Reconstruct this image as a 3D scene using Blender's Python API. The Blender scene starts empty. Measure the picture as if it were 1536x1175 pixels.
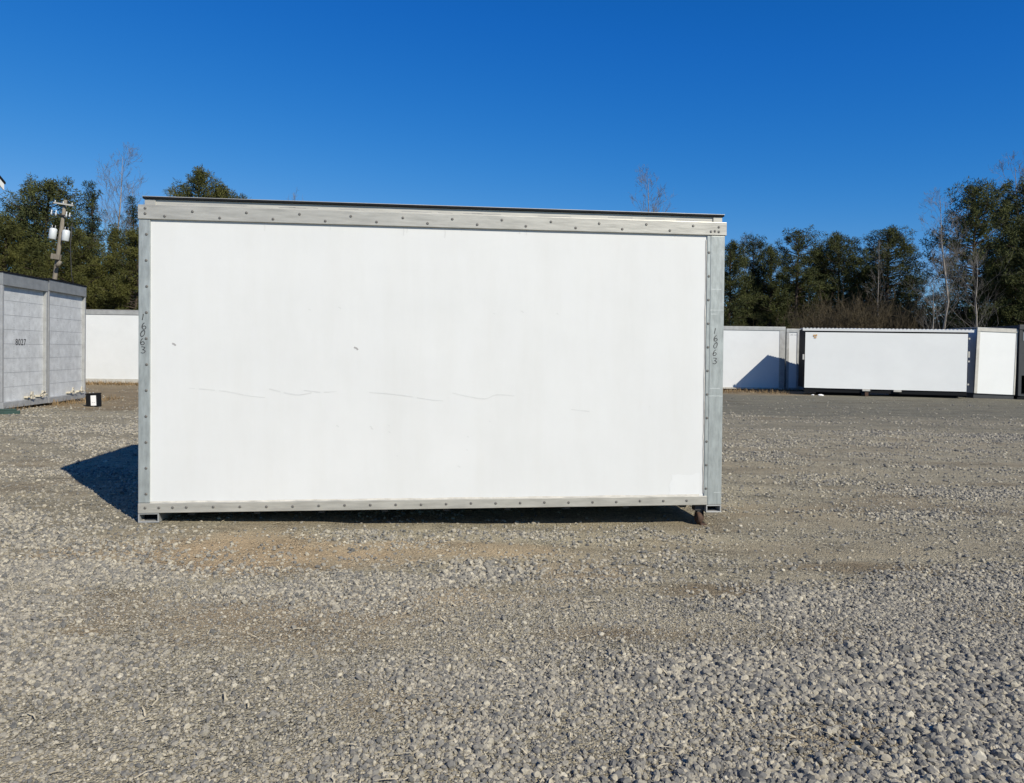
import bpy, bmesh, math, random
import numpy as np
from mathutils import Vector, Matrix, Euler
S = bpy.context.scene
COL = S.collection

# ------------------------------------------------------------------ camera
CAM_H = 1.4
PITCH, ROLL = math.radians(0.93), 0.0140
cam = bpy.data.cameras.new('camera')
cam.sensor_fit = 'HORIZONTAL'; cam.sensor_width = 36.0
cam.lens = 36.0 * 1150 / 1536
cam.shift_y = -40.0 / 1536
cam.clip_start = 0.05; cam.clip_end = 3000
camo = bpy.data.objects.new('camera', cam); COL.objects.link(camo)
_f = Vector((0, math.cos(PITCH), -math.sin(PITCH))); _R = Vector((1, 0, 0)); _U = _R.cross(_f)
_r = _R * math.cos(ROLL) + _U * math.sin(ROLL); _u = _U * math.cos(ROLL) - _R * math.sin(ROLL)
M = Matrix((_r, _u, -_f)).transposed().to_4x4(); M.translation = (0, 0, CAM_H)
camo.matrix_world = M
S.camera = camo

# ------------------------------------------------------------------ sky, sun, exposure
SUN_EL = math.radians(37.3); SUN_AZ = math.atan2(0.64, -0.768)
SKY_STRENGTH, SUN_STRENGTH, EXPOSURE = 0.0575, 4.9, 0.27
w = bpy.data.worlds.new('World'); S.world = w; w.use_nodes = True
nt = w.node_tree; nt.nodes.clear()
sky = nt.nodes.new('ShaderNodeTexSky'); sky.sky_type = 'NISHITA'; sky.sun_disc = False
sky.sun_elevation = SUN_EL; sky.sun_rotation = SUN_AZ
sky.altitude = 200; sky.air_density = 1.0; sky.dust_density = 0.2; sky.ozone_density = 3.0
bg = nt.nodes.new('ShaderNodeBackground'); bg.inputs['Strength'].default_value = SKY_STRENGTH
wo = nt.nodes.new('ShaderNodeOutputWorld')
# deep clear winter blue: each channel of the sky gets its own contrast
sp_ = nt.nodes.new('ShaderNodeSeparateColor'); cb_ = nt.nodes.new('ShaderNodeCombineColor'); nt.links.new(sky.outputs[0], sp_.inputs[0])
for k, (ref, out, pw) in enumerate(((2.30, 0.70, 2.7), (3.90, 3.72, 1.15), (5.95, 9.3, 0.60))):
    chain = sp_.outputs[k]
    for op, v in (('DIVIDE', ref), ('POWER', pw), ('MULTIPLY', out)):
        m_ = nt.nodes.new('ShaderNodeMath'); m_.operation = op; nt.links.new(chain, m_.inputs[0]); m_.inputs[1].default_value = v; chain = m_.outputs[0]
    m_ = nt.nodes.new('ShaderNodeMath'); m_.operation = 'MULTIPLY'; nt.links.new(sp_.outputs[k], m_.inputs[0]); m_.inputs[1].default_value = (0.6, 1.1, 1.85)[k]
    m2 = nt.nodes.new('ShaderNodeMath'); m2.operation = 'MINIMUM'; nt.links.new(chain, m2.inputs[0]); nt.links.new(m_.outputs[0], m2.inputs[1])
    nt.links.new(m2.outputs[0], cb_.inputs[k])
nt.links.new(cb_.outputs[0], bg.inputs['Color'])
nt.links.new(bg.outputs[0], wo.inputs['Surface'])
sun = bpy.data.lights.new('sun', 'SUN'); sun.energy = SUN_STRENGTH; sun.angle = math.radians(0.5)
sun.color = (1.0, 0.92, 0.775)
suno = bpy.data.objects.new('sun', sun); COL.objects.link(suno)
SUNV = Vector((math.sin(SUN_AZ) * math.cos(SUN_EL), math.cos(SUN_AZ) * math.cos(SUN_EL), math.sin(SUN_EL)))
suno.rotation_euler = SUNV.to_track_quat('Z', 'Y').to_euler(); suno.location = (20, -20, 30)
S.view_settings.view_transform = 'Standard'; S.view_settings.look = 'None'
S.view_settings.exposure = EXPOSURE; S.view_settings.gamma = 1.0; S.view_settings.use_curve_mapping = False

# ------------------------------------------------------------------ materials
def lin(r, g, b):
    f = lambda c: (c / 255 / 12.92) if c <= 10 else ((c / 255 + 0.055) / 1.055) ** 2.4
    return (f(r), f(g), f(b), 1)

def mat(name, col, rough=0.6, metal=0.0, var=0.0, scale=4.0, col2=None, bump=0.0, bscale=30.0, stretch=None, spec=0.5, streak=0.0):
    m = bpy.data.materials.new(name); m.use_nodes = True
    n = m.node_tree.nodes; l = m.node_tree.links; p = n['Principled BSDF']
    if len(col) == 3: col = (*col, 1)
    p.inputs['Base Color'].default_value = col
    p.inputs['Roughness'].default_value = rough; p.inputs['Metallic'].default_value = metal
    p.inputs['Specular IOR Level'].default_value = spec
    tc = n.new('ShaderNodeTexCoord'); mp = n.new('ShaderNodeMapping')
    l.new(tc.outputs['Object'], mp.inputs['Vector'])
    if stretch: mp.inputs['Scale'].default_value = stretch
    if var > 0 or col2:
        t = n.new('ShaderNodeTexNoise'); t.inputs['Scale'].default_value = scale; t.inputs['Detail'].default_value = 6
        t.inputs['Roughness'].default_value = 0.65
        l.new(mp.outputs[0], t.inputs['Vector'])
        r = n.new('ShaderNodeValToRGB')
        c2 = col2 if col2 else tuple(c * (1 - var) for c in col[:3])
        if len(c2) == 3: c2 = (*c2, 1)
        r.color_ramp.elements[0].position = 0.32; r.color_ramp.elements[1].position = 0.66
        r.color_ramp.elements[0].color = c2; r.color_ramp.elements[1].color = col
        l.new(t.outputs['Fac'], r.inputs['Fac']); l.new(r.outputs[0], p.inputs['Base Color'])
    if streak > 0:   # faint rain streaks and dust
        ms = n.new('ShaderNodeMapping'); ms.inputs['Scale'].default_value = (2.6, 2.6, 0.35); l.new(tc.outputs['Object'], ms.inputs['Vector'])
        ts = n.new('ShaderNodeTexNoise'); ts.inputs['Scale'].default_value = 1.6; ts.inputs['Detail'].default_value = 7; ts.inputs['Roughness'].default_value = 0.7; l.new(ms.outputs[0], ts.inputs['Vector'])
        rs = n.new('ShaderNodeValToRGB'); rs.color_ramp.elements[0].position = 0.42; rs.color_ramp.elements[1].position = 0.72
        rs.color_ramp.elements[0].color = (1, 1, 1, 1); rs.color_ramp.elements[1].color = (1 - streak, 1 - streak * 1.1, 1 - streak * 1.4, 1); l.new(ts.outputs['Fac'], rs.inputs['Fac'])
        mm = n.new('ShaderNodeMix'); mm.data_type = 'RGBA'; mm.blend_type = 'MULTIPLY'; mm.inputs[0].default_value = 1.0
        src = p.inputs['Base Color'].links[0].from_socket; l.new(src, mm.inputs[6]); l.new(rs.outputs[0], mm.inputs[7]); l.new(mm.outputs[2], p.inputs['Base Color'])
    if bump > 0:
        t2 = n.new('ShaderNodeTexNoise'); t2.inputs['Scale'].default_value = bscale; t2.inputs['Detail'].default_value = 4
        l.new(mp.outputs[0], t2.inputs['Vector'])
        b = n.new('ShaderNodeBump'); b.inputs['Strength'].default_value = bump; b.inputs['Distance'].default_value = 0.02
        l.new(t2.outputs['Fac'], b.inputs['Height']); l.new(b.outputs[0], p.inputs['Normal'])
    return m

M_WHITE = mat('white_fibreglass', (0.605, 0.622, 0.628), 0.42, 0, 0.045, 1.3, bump=0.10, bscale=2.2, spec=0.3, streak=0.032)
M_WHITE3 = mat('bright_white_panel', (0.70, 0.72, 0.72), 0.45, 0, 0.05, 1.0, bump=0.2, bscale=0.8, spec=0.3)
M_WHITE2 = mat('white_painted_panel', (0.625, 0.65, 0.665), 0.45, 0, 0.08, 1.0, bump=0.15, bscale=1.2, spec=0.3)
M_PATCH = mat('fresh_white_patch', (0.620, 0.638, 0.645), 0.45, 0, 0.03, 6.0, spec=0.3)
M_STAIN = mat('panel_scuff', (0.56, 0.575, 0.58), 0.6, 0, 0.10, 9.0, spec=0.2)
M_SPECK = mat('dark_chip', (0.30, 0.30, 0.30), 0.7)
M_CAULK = mat('grey_sealant', (0.62, 0.60, 0.55), 0.7, 0, 0.3, 14)
M_POST = mat('galvanised_post', (0.375, 0.41, 0.41), 0.45, 0.3, 0.34, 7.0, bump=0.05, bscale=20, stretch=(4, 4, 1.0))
M_RAIL = mat('weathered_aluminium_rail', (0.455, 0.445, 0.405), 0.42, 0.3, 0.28, 6.0, bump=0.05, bscale=16, stretch=(0.7, 5, 5))
M_ROOFTRIM = mat('pale_roof_trim', (0.47, 0.465, 0.43), 0.5, 0.2, 0.25, 5.0, stretch=(0.6, 4, 8))
M_SCRATCH = mat('bright_scratch', (0.58, 0.62, 0.62), 0.45, 0.2, 0.3, 20)
M_RIVET = mat('rivet_steel', (0.16, 0.155, 0.145), 0.5, 0.3, 0.3, 30)
M_BLACK = mat('black_rubber_and_shade', (0.010, 0.011, 0.013), 0.7, spec=0.1)
M_INK = mat('black_marker_ink', (0.025, 0.025, 0.028), 0.6)
M_STEEL = mat('dark_steel', (0.06, 0.06, 0.065), 0.55, 0.3, 0.4, 12)
M_RUST = mat('rusty_steel', (0.11, 0.058, 0.034), 0.85, 0.1, col2=(0.03, 0.023, 0.02), scale=25)
M_GREY = mat('grey_aluminium_door', (0.60, 0.62, 0.625), 0.5, 0.1, 0.26, 6.0, bump=0.2, bscale=5)
M_GREYRAIL = mat('grey_aluminium_frame', (0.40, 0.41, 0.41), 0.5, 0.3, 0.3, 5)
M_DULLRAIL = mat('dull_grey_rail', (0.27, 0.285, 0.29), 0.5, 0.25, 0.3, 4)
M_PALEFRAME = mat('pale_frame', (0.50, 0.49, 0.45), 0.55, 0.1, 0.25, 5)
M_SEAM = mat('panel_seam', (0.25, 0.26, 0.27), 0.6)
M_DARKPAINT_SHADE = mat('dark_grey_paint_and_shade', (0.030, 0.034, 0.040), 0.6, 0, 0.3, 3)
M_ORANGE = mat('faded_orange_sticker', (0.62, 0.36, 0.12), 0.6, 0, 0.4, 30)
M_PAPER = mat('white_label', (0.80, 0.80, 0.80), 0.5)
M_CREAM = mat('cream_rope', (0.52, 0.48, 0.39), 0.8, 0, 0.3, 20)
M_GREENWOOD = mat('green_painted_wood', (0.015, 0.05, 0.04), 0.6, 0, 0.4, 10)
M_POLE = mat('weathered_pole_wood', (0.22, 0.195, 0.155), 0.85, 0, 0.45, 5, bump=0.3, bscale=10, stretch=(6, 6, 0.5))
M_TRANSF = mat('pale_grey_enamel', (0.52, 0.56, 0.58), 0.4, 0, 0.12, 4)
M_BARK = mat('pine_bark', (0.075, 0.055, 0.042), 0.9, 0, 0.4, 8)
M_PALEBARK = mat('pale_bare_bark', (0.30, 0.27, 0.235), 0.85, 0, 0.35, 3)
M_TWIG = mat('grey_twigs', (0.17, 0.155, 0.14), 0.85, 0, 0.35, 3)
M_DARKBARK = mat('grey_brown_bark', (0.15, 0.12, 0.10), 0.85, 0, 0.35, 3)
M_STRAW = mat('dry_straw', (0.62, 0.54, 0.37), 0.8, 0, 0.3, 12)
M_DRYGRASS = mat('dry_grass_blades', (0.27, 0.185, 0.09), 0.85, 0, 0.5, 2.0)
M_BRUSH = mat('brown_brush_twigs', (0.070, 0.054, 0.028), 0.9, 0, 0.5, 0.8)

def needles(name, a, b, scale=0.55):
    m = mat(name, a, 0.75, 0, col2=b, scale=scale, spec=0.2)
    return m
M_PINE = [needles('olive_pine_needles', (0.088, 0.088, 0.021), (0.032, 0.039, 0.011)),
          needles('green_pine_needles', (0.072, 0.080, 0.023), (0.028, 0.036, 0.013)),
          needles('blue_green_needles', (0.038, 0.054, 0.030), (0.018, 0.028, 0.017)),
          needles('dark_wood_leaves', (0.026, 0.030, 0.013), (0.012, 0.015, 0.008), 0.3)]

# ------------------------------------------------------------------ object helpers
def tag(o, label=None, cat=None, group=None, kind=None):
    if label: o['label'] = label
    if cat: o['category'] = cat
    if group: o['group'] = group
    if kind: o['kind'] = kind
    return o

def empty(name, loc=(0, 0, 0), rot=(0, 0, 0)):
    o = bpy.data.objects.new(name, None); COL.objects.link(o)
    o.location = loc; o.rotation_euler = rot; o.empty_display_size = 0.2
    return o

class MB:
    """collects boxes, tubes and polygons and links them as one mesh object"""
    def __init__(s): s.bm = bmesh.new(); s.mi = 0
    def box(s, x0, x1, y0, y1, z0, z1, bev=0.0, mi=0):
        b = bmesh.new()
        vs = [b.verts.new((x, y, z)) for x in (x0, x1) for y in (y0, y1) for z in (z0, z1)]
        for q in ((0, 1, 3, 2), (4, 6, 7, 5), (0, 4, 5, 1), (2, 3, 7, 6), (0, 2, 6, 4), (1, 5, 7, 3)):
            b.faces.new([vs[i] for i in q])
        if bev > 0: bmesh.ops.bevel(b, geom=b.edges[:], offset=bev, segments=2, affect='EDGES', profile=0.6)
        s._merge(b, mi)
    def _merge(s, b, mi, mtx=None):
        bmesh.ops.recalc_face_normals(b, faces=b.faces[:])
        mp = {}
        for v in b.verts: mp[v] = s.bm.verts.new(mtx @ v.co if mtx else v.co)
        for f in b.faces:
            nf = s.bm.faces.new([mp[v] for v in f.verts]); nf.material_index = mi; nf.smooth = f.smooth
        b.free()
    def tube(s, pts, rad, n=6, mi=0, cap=True, smooth=True):
        pts = [Vector(p) for p in pts]; rings = []
        if not hasattr(rad, '__len__'): rad = [rad] * len(pts)
        for i, p in enumerate(pts):
            d = (pts[min(i + 1, len(pts) - 1)] - pts[max(i - 1, 0)]).normalized()
            a = d.orthogonal().normalized() if i == 0 else (a - d * a.dot(d)).normalized()
            c = d.cross(a)
            rings.append([s.bm.verts.new(p + (a * math.cos(t) + c * math.sin(t)) * rad[i]) for t in [2 * math.pi * k / n for k in range(n)]])
        for i in range(len(rings) - 1):
            for k in range(n):
                f = s.bm.faces.new((rings[i][k], rings[i][(k + 1) % n], rings[i + 1][(k + 1) % n], rings[i + 1][k])); f.material_index = mi; f.smooth = smooth
        if cap:
            s.bm.faces.new(rings[0][::-1]).material_index = mi; s.bm.faces.new(rings[-1]).material_index = mi
    def ribbon(s, pts, wd, y, mi=0, th=0.0015):
        """a flat painted stroke in the local x-z plane, standing th proud of y"""
        pts = [Vector(p) for p in pts]; L = []; Rr = []
        for i, p in enumerate(pts):
            d = (pts[min(i + 1, len(pts) - 1)] - pts[max(i - 1, 0)]); d = d.normalized() if d.length > 0 else Vector((1, 0))
            nrm = Vector((-d.y, d.x)); ww = wd * (0.75 + 0.5 * random.random()) / 2
            L.append(p + nrm * ww); Rr.append(p - nrm * ww)
        A = [s.bm.verts.new((q.x, y - th, q.y)) for q in L]; B = [s.bm.verts.new((q.x, y - th, q.y)) for q in Rr]
        C = [s.bm.verts.new((q.x, y, q.y)) for q in L]; D = [s.bm.verts.new((q.x, y, q.y)) for q in Rr]
        for i in range(len(pts) - 1):
            for q in ((A[i], B[i], B[i + 1], A[i + 1]), (C[i], A[i], A[i + 1], C[i + 1]), (B[i], D[i], D[i + 1], B[i + 1])):
                s.bm.faces.new(q).material_index = mi
    def poly(s, pts, mi=0):
        f = s.bm.faces.new([s.bm.verts.new(p) for p in pts]); f.material_index = mi
    def build(s, name, mats, parent=None, loc=(0, 0, 0), rot=(0, 0, 0)):
        me = bpy.data.meshes.new(name); s.bm.to_mesh(me); s.bm.free()
        for m in (mats if isinstance(mats, (list, tuple)) else [mats]): me.materials.append(m)
        o = bpy.data.objects.new(name, me); COL.objects.link(o); o.location = loc; o.rotation_euler = rot
        if parent: o.parent = parent
        return o

def np_mesh(name, V, F, mats, parent=None, midx=None, loc=(0, 0, 0), smooth=False):
    """mesh object from numpy vertex / face arrays (all faces of one size)"""
    V = np.asarray(V, np.float32); F = np.asarray(F, np.int32); k = F.shape[1]
    me = bpy.data.meshes.new(name)
    me.vertices.add(len(V)); me.vertices.foreach_set('co', V.ravel())
    me.loops.add(F.size); me.loops.foreach_set('vertex_index', F.ravel())
    me.polygons.add(len(F)); me.polygons.foreach_set('loop_start', np.arange(0, F.size, k, dtype=np.int32))
    if smooth: me.polygons.foreach_set('use_smooth', np.ones(len(F), bool))
    for m in (mats if isinstance(mats, (list, tuple)) else [mats]): me.materials.append(m)
    if midx is not None: me.polygons.foreach_set('material_index', np.asarray(midx, np.int32))
    me.update(calc_edges=True)
    o = bpy.data.objects.new(name, me); COL.objects.link(o); o.location = loc
    if parent: o.parent = parent
    return o

def copy_tree(o, parent=None):
    c = o.copy(); COL.objects.link(c)
    if parent: c.parent = parent
    for ch in list(o.children): copy_tree(ch, c)
    return c

# ------------------------------------------------------------------ ground
_rng = np.random.RandomState(5)
_lat = _rng.rand(256, 256)
def vnoise(x, y, s, o=0):
    x = np.asarray(x, float) * s + 37.3 * o; y = np.asarray(y, float) * s + 91.7 * o
    xi = np.floor(x).astype(int); yi = np.floor(y).astype(int); fx = x - xi; fy = y - yi
    fx = fx * fx * (3 - 2 * fx); fy = fy * fy * (3 - 2 * fy)
    g = lambda a, b: _lat[a % 256, b % 256]
    return (g(xi, yi) * (1 - fx) + g(xi + 1, yi) * fx) * (1 - fy) + (g(xi, yi + 1) * (1 - fx) + g(xi + 1, yi + 1) * fx) * fy
def fnoise(x, y, s, o=0): return 0.55 * vnoise(x, y, s, o) + 0.28 * vnoise(x, y, s * 2.1, o + 1) + 0.17 * vnoise(x, y, s * 4.3, o + 2)

ANC = np.array([(-0.7, 6.35, -0.062), (0.7, 6.5, -0.09), (-2.9, 6.1, 0.0), (1.66, 6.57, -0.085), (-1.6, 2.5, 0.0), (1.6, 2.5, -0.03), (4.2, 10, -0.06), (-6, 10, 0.03), (0, 12, -0.03),
                (-10.3, 15.5, 0.06), (-10.8, 19.4, 0.03), (-14.4, 27.7, 0.06), (8.7, 31, 0.0), (11.1, 31, 0.0), (11.1, 28.6, -0.04), (16.7, 28, -0.04),
                (17.5, 27, -0.08), (17, 24, -0.08), (8, 18, -0.06), (0, 24, 0.02), (-20, 40, 0.1), (20, 40, 0.0), (-5, 3.5, 0.02), (5, 3.5, -0.06)])
def _tp(d): return np.where(d > 1e-9, d * d * np.log(d + 1e-12), 0)
_n = len(ANC); _D = np.sqrt(((ANC[:, None, :2] - ANC[None, :, :2]) ** 2).sum(-1))
_A = np.zeros((_n + 3, _n + 3)); _A[:_n, :_n] = _tp(_D) + np.eye(_n) * 0.5
_A[:_n, _n] = 1; _A[:_n, _n + 1:] = ANC[:, :2]; _A[_n, :_n] = 1; _A[_n + 1:, :_n] = ANC[:, :2].T
_W = np.linalg.solve(_A, np.concatenate([ANC[:, 2], [0, 0, 0]]))
def gz_base(x, y):
    x = np.clip(np.asarray(x, float), -25, 25); y = np.clip(np.asarray(y, float), 2, 42)
    z = _W[_n] + _W[_n + 1] * x + _W[_n + 2] * y
    for i in range(_n): z = z + _W[i] * _tp(np.hypot(x - ANC[i, 0], y - ANC[i, 1]))
    return z
def gz(x, y):
    x = np.asarray(x, float); y = np.asarray(y, float)
    near = np.clip((34 - y) / 10, 0, 1) * np.clip((18 - np.abs(x)) / 4, 0, 1)
    b = (fnoise(x, y, 0.55, 3) - 0.5) * 0.045 + (vnoise(x, y, 2.7, 8) - 0.5) * 0.012 + (vnoise(x, y, 6.3, 9) - 0.5) * 0.007
    foot = np.minimum(np.hypot(x + 2.9, y - 6.1), np.hypot(x - 1.66, y - 6.6))
    return gz_base(x, y) + b * near * np.clip(foot / 0.7, 0.15, 1)
def gzf(x, y): return float(gz(x, y))

def ell(x, y, cx, cy, rx, ry, soft=0.55):
    d = np.hypot((x - cx) / rx, (y - cy) / ry) + (fnoise(x, y, 1.6, 20) - 0.5) * 1.1
    return np.clip((1 + soft - d) / (2 * soft), 0, 1)
def lanes(x, y):
    """compacted wheel lanes running across the yard"""
    q = 0.6 * vnoise(x * 0.35 + 0.25 * y, y * 1.5 - 0.12 * x, 1.0, 81) + 0.4 * vnoise(x * 0.9 + 0.3 * y, y * 3.1 - 0.2 * x, 1.0, 84)
    return np.clip((q - 0.56) * 6, 0, 1) * np.clip((y - 4.2) / 1.5, 0, 1) * np.clip((16 - y) / 4, 0, 1) * np.clip((x + 3.5) / 2.5, 0.25, 1)
def masks(x, y):
    """where the yard is bare tan dust, brown soil, dark worn gravel"""
    n1 = fnoise(x * 0.8, y * 1.5, 0.9, 30)
    tan = np.maximum.reduce([ell(x, y, -1.75, 5.35, 1.15, 0.5), 0.7 * ell(x, y, -0.5, 5.7, 0.8, 0.22), 0.45 * ell(x, y, -1.2, 4.2, 1.2, 0.4), 0.5 * ell(x, y, 0.5, 5.1, 0.5, 0.35), 0.5 * ell(x, y, -0.4, 4.5, 0.8, 0.25)])
    brown = np.maximum.reduce([0.8 * ell(x, y, 0.55, 3.95, 0.42, 0.13), 0.7 * ell(x, y, 2.4, 5.35, 0.85, 0.13), 0.8 * ell(x, y, 1.35, 4.75, 0.4, 0.16), 0.6 * ell(x, y, 1.65, 4.0, 0.28, 0.14),
                               0.55 * ell(x, y, 1.2, 2.9, 0.36, 0.2), 0.8 * ell(x, y, -2.25, 4.35, 0.22, 0.07), 0.8 * ell(x, y, -2.05, 3.75, 0.2, 0.05), 0.6 * ell(x, y, 3.2, 7.4, 1.6, 0.12), 0.5 * ell(x, y, 2.7, 4.3, 0.4, 0.3),
                               0.5 * ell(x, y, -0.35, 3.05, 0.35, 0.16), np.clip((n1 - 0.64) * 4.5, 0, 0.45)])
    dirtL = np.clip((y - 15.6 + (fnoise(x, y, 0.5, 40) - 0.5) * 3) / 1.0, 0, 1) * np.clip((-5 - x) / 2, 0, 1)
    dirtR = np.clip((y - 27.6 - 0.10 * (x - 8) + (fnoise(x, y, 0.7, 42) - 0.5) * 1.6) / 0.8, 0, 1) * np.clip((x - 1) / 3, 0, 1) * np.clip((13.2 - x) / 1.2, 0, 1)
    lane = lanes(x, y); brown = np.maximum(brown, 0.35 * lane)
    brown = np.maximum.reduce([brown, dirtL, dirtR])
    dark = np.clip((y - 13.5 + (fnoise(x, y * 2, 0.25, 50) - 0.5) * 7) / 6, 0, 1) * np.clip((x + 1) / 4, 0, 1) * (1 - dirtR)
    return tan, brown, dark

def axis(a, b, step, far, grow=1.25):
    c = list(np.arange(a, b + step / 2, step)); s = step; v = c[-1]
    while v < far: s *= grow; v += s; c.append(v)
    return c
xs = axis(0, 8, 0.09, 15, 1.06); s_ = xs[-1] - xs[-2]
while xs[-1] < 900: s_ *= 1.3; xs.append(xs[-1] + s_)
xs = np.array([-v for v in xs[:0:-1]] + xs)
ys = axis(1.2, 12, 0.07, 36, 1.02); s_ = ys[-1] - ys[-2]
while ys[-1] < 1200: s_ *= 1.3; ys.append(ys[-1] + s_)
ysb = [1.2]; s_ = 0.1
while ysb[-1] > -300: s_ *= 1.35; ysb.append(ysb[-1] - s_)
ys = np.array(ysb[:0:-1] + ys)
GX, GY = np.meshgrid(xs, ys); GZ = gz(GX, GY)
nx, ny = len(xs), len(ys); ii = np.arange(nx * ny).reshape(ny, nx)
F = np.stack([ii[:-1, :-1], ii[:-1, 1:], ii[1:, 1:], ii[1:, :-1]], -1).reshape(-1, 4)

def ground_material():
    m = bpy.data.materials.new('gravel_yard'); m.use_nodes = True
    n = m.node_tree.nodes; l = m.node_tree.links; p = n['Principled BSDF']
    p.inputs['Roughness'].default_value = 0.95; p.inputs['Specular IOR Level'].default_value = 0.15
    tc = n.new('ShaderNodeTexCoord'); V = tc.outputs['Object']
    def noise(sc, det=4, ro=0.6):
        t = n.new('ShaderNodeTexNoise'); t.inputs['Scale'].default_value = sc; t.inputs['Detail'].default_value = det; t.inputs['Roughness'].default_value = ro
        l.new(V, t.inputs['Vector']); return t.outputs['Fac']
    def ramp(fac, stops):
        r = n.new('ShaderNodeValToRGB'); e = r.color_ramp.elements
        while len(e) < len(stops): e.new(0.5)
        for k, (pp, c) in enumerate(stops): e[k].position = pp; e[k].color = (*c, 1)
        l.new(fac, r.inputs['Fac']); return r.outputs[0]
    def mix(f, a, b, mode='MIX'):
        x = n.new('ShaderNodeMix'); x.data_type = 'RGBA'; x.blend_type = mode
        if isinstance(f, float): x.inputs[0].default_value = f
        else: l.new(f, x.inputs[0])
        for s, v in ((x.inputs[6], a), (x.inputs[7], b)):
            if isinstance(v, tuple): s.default_value = (*v, 1)
            else: l.new(v, s)
        return x.outputs[2]
    def attr(a): t = n.new('ShaderNodeAttribute'); t.attribute_name = a; return t.outputs['Fac']
    def math_(op, a, b):
        x = n.new('ShaderNodeMath'); x.operation = op; x.use_clamp = True
        for s, v in ((x.inputs[0], a), (x.inputs[1], b)):
            if isinstance(v, float): s.default_value = v
            else: l.new(v, s)
        return x.outputs[0]
    vo = n.new('ShaderNodeTexVoronoi'); vo.inputs['Scale'].default_value = 42; l.new(V, vo.inputs['Vector'])
    vo2 = n.new('ShaderNodeTexVoronoi'); vo2.inputs['Scale'].default_value = 105; l.new(V, vo2.inputs['Vector'])
    sep = n.new('ShaderNodeSeparateColor'); l.new(vo.outputs['Color'], sep.inputs[0])
    sep2 = n.new('ShaderNodeSeparateColor'); l.new(vo2.outputs['Color'], sep2.inputs[0])
    stone = ramp(sep.outputs[0], [(0.0, (0.138, 0.131, 0.105)), (0.45, (0.286, 0.265, 0.200)), (0.8, (0.392, 0.359, 0.266)), (1.0, (0.593, 0.546, 0.407))])
    grit = ramp(sep2.outputs[1], [(0.0, (0.168, 0.152, 0.112)), (0.5, (0.301, 0.267, 0.188)), (1.0, (0.445, 0.396, 0.284))])
    patch = ramp(noise(1.1, 5), [(0.35, (0.265, 0.229, 0.159)), (0.7, (0.345, 0.305, 0.213))])
    c = mix(0.62, patch, grit)
    # gravel cells show where the dust is thin
    sm = ramp(noise(2.3, 6, 0.7), [(0.38, (0, 0, 0)), (0.62, (1, 1, 1))])
    c = mix(math_('MULTIPLY', sm, 0.75), c, stone)
    brk = noise(7.0, 6, 0.75)
    def brok(a, k=0.9):
        t = n.new('ShaderNodeMath'); t.operation = 'MULTIPLY_ADD'; l.new(brk, t.inputs[0]); t.inputs[1].default_value = 1.6; t.inputs[2].default_value = -0.8
        s = n.new('ShaderNodeMath'); s.operation = 'ADD'; s.use_clamp = True; l.new(attr(a), s.inputs[0]); l.new(t.outputs[0], s.inputs[1])
        return math_('MULTIPLY', math_('MULTIPLY', s.outputs[0], math_('MULTIPLY', attr(a), 2.0)), k)
    tanc = mix(0.4, (0.348, 0.257, 0.161), mix(1.0, grit, (1.5, 1.25, 1.0), 'MULTIPLY'))
    c = mix(brok('tan', 0.8), c, tanc)
    brc = mix(0.25, ramp(noise(14, 5), [(0.3, (0.145, 0.112, 0.074)), (0.7, (0.250, 0.192, 0.125))]), mix(1.0, grit, (0.9, 0.8, 0.65), 'MULTIPLY'))
    c = mix(brok('brown', 0.85), c, brc)
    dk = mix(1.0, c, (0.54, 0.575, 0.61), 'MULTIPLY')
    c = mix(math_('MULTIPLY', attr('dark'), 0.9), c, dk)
    ms = n.new('ShaderNodeMapping'); ms.inputs['Scale'].default_value = (0.35, 2.2, 1.0); ms.inputs['Rotation'].default_value = (0, 0, 0.10); l.new(V, ms.inputs['Vector'])
    ts = n.new('ShaderNodeTexNoise'); ts.inputs['Scale'].default_value = 1.0; ts.inputs['Detail'].default_value = 9; ts.inputs['Roughness'].default_value = 0.72; l.new(ms.outputs[0], ts.inputs['Vector'])
    c = mix(1.0, c, ramp(ts.outputs['Fac'], [(0.32, (0.72, 0.715, 0.71)), (0.5, (1, 1, 1)), (0.70, (1.16, 1.15, 1.12))]), 'MULTIPLY')
    l.new(c, p.inputs['Base Color'])
    h1 = ramp(vo.outputs['Distance'], [(0.0, (1, 1, 1)), (0.7, (0, 0, 0))]); h1 = mix(sm, (0.4, 0.4, 0.4), h1)
    h2 = ramp(vo2.outputs['Distance'], [(0.0, (1, 1, 1)), (0.7, (0, 0, 0))])
    b1 = n.new('ShaderNodeBump'); b1.inputs['Strength'].default_value = 1.0; b1.inputs['Distance'].default_value = 0.022; l.new(h1, b1.inputs['Height'])
    b2 = n.new('ShaderNodeBump'); b2.inputs['Strength'].default_value = 0.9; b2.inputs['Distance'].default_value = 0.009; l.new(h2, b2.inputs['Height']); l.new(b1.outputs[0], b2.inputs['Normal'])
    b3 = n.new('ShaderNodeBump'); b3.inputs['Strength'].default_value = 0.35; b3.inputs['Distance'].default_value = 0.02; l.new(noise(30, 8, 0.8), b3.inputs['Height']); l.new(b2.outputs[0], b3.inputs['Normal'])
    l.new(b3.outputs[0], p.inputs['Normal'])
    return m
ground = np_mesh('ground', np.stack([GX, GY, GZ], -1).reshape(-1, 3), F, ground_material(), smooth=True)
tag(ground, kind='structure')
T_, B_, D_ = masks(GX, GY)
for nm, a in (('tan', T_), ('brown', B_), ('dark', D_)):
    at_ = ground.data.attributes.new(nm, 'FLOAT', 'POINT'); at_.data.foreach_set('value', a.ravel().astype(np.float32))

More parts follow.
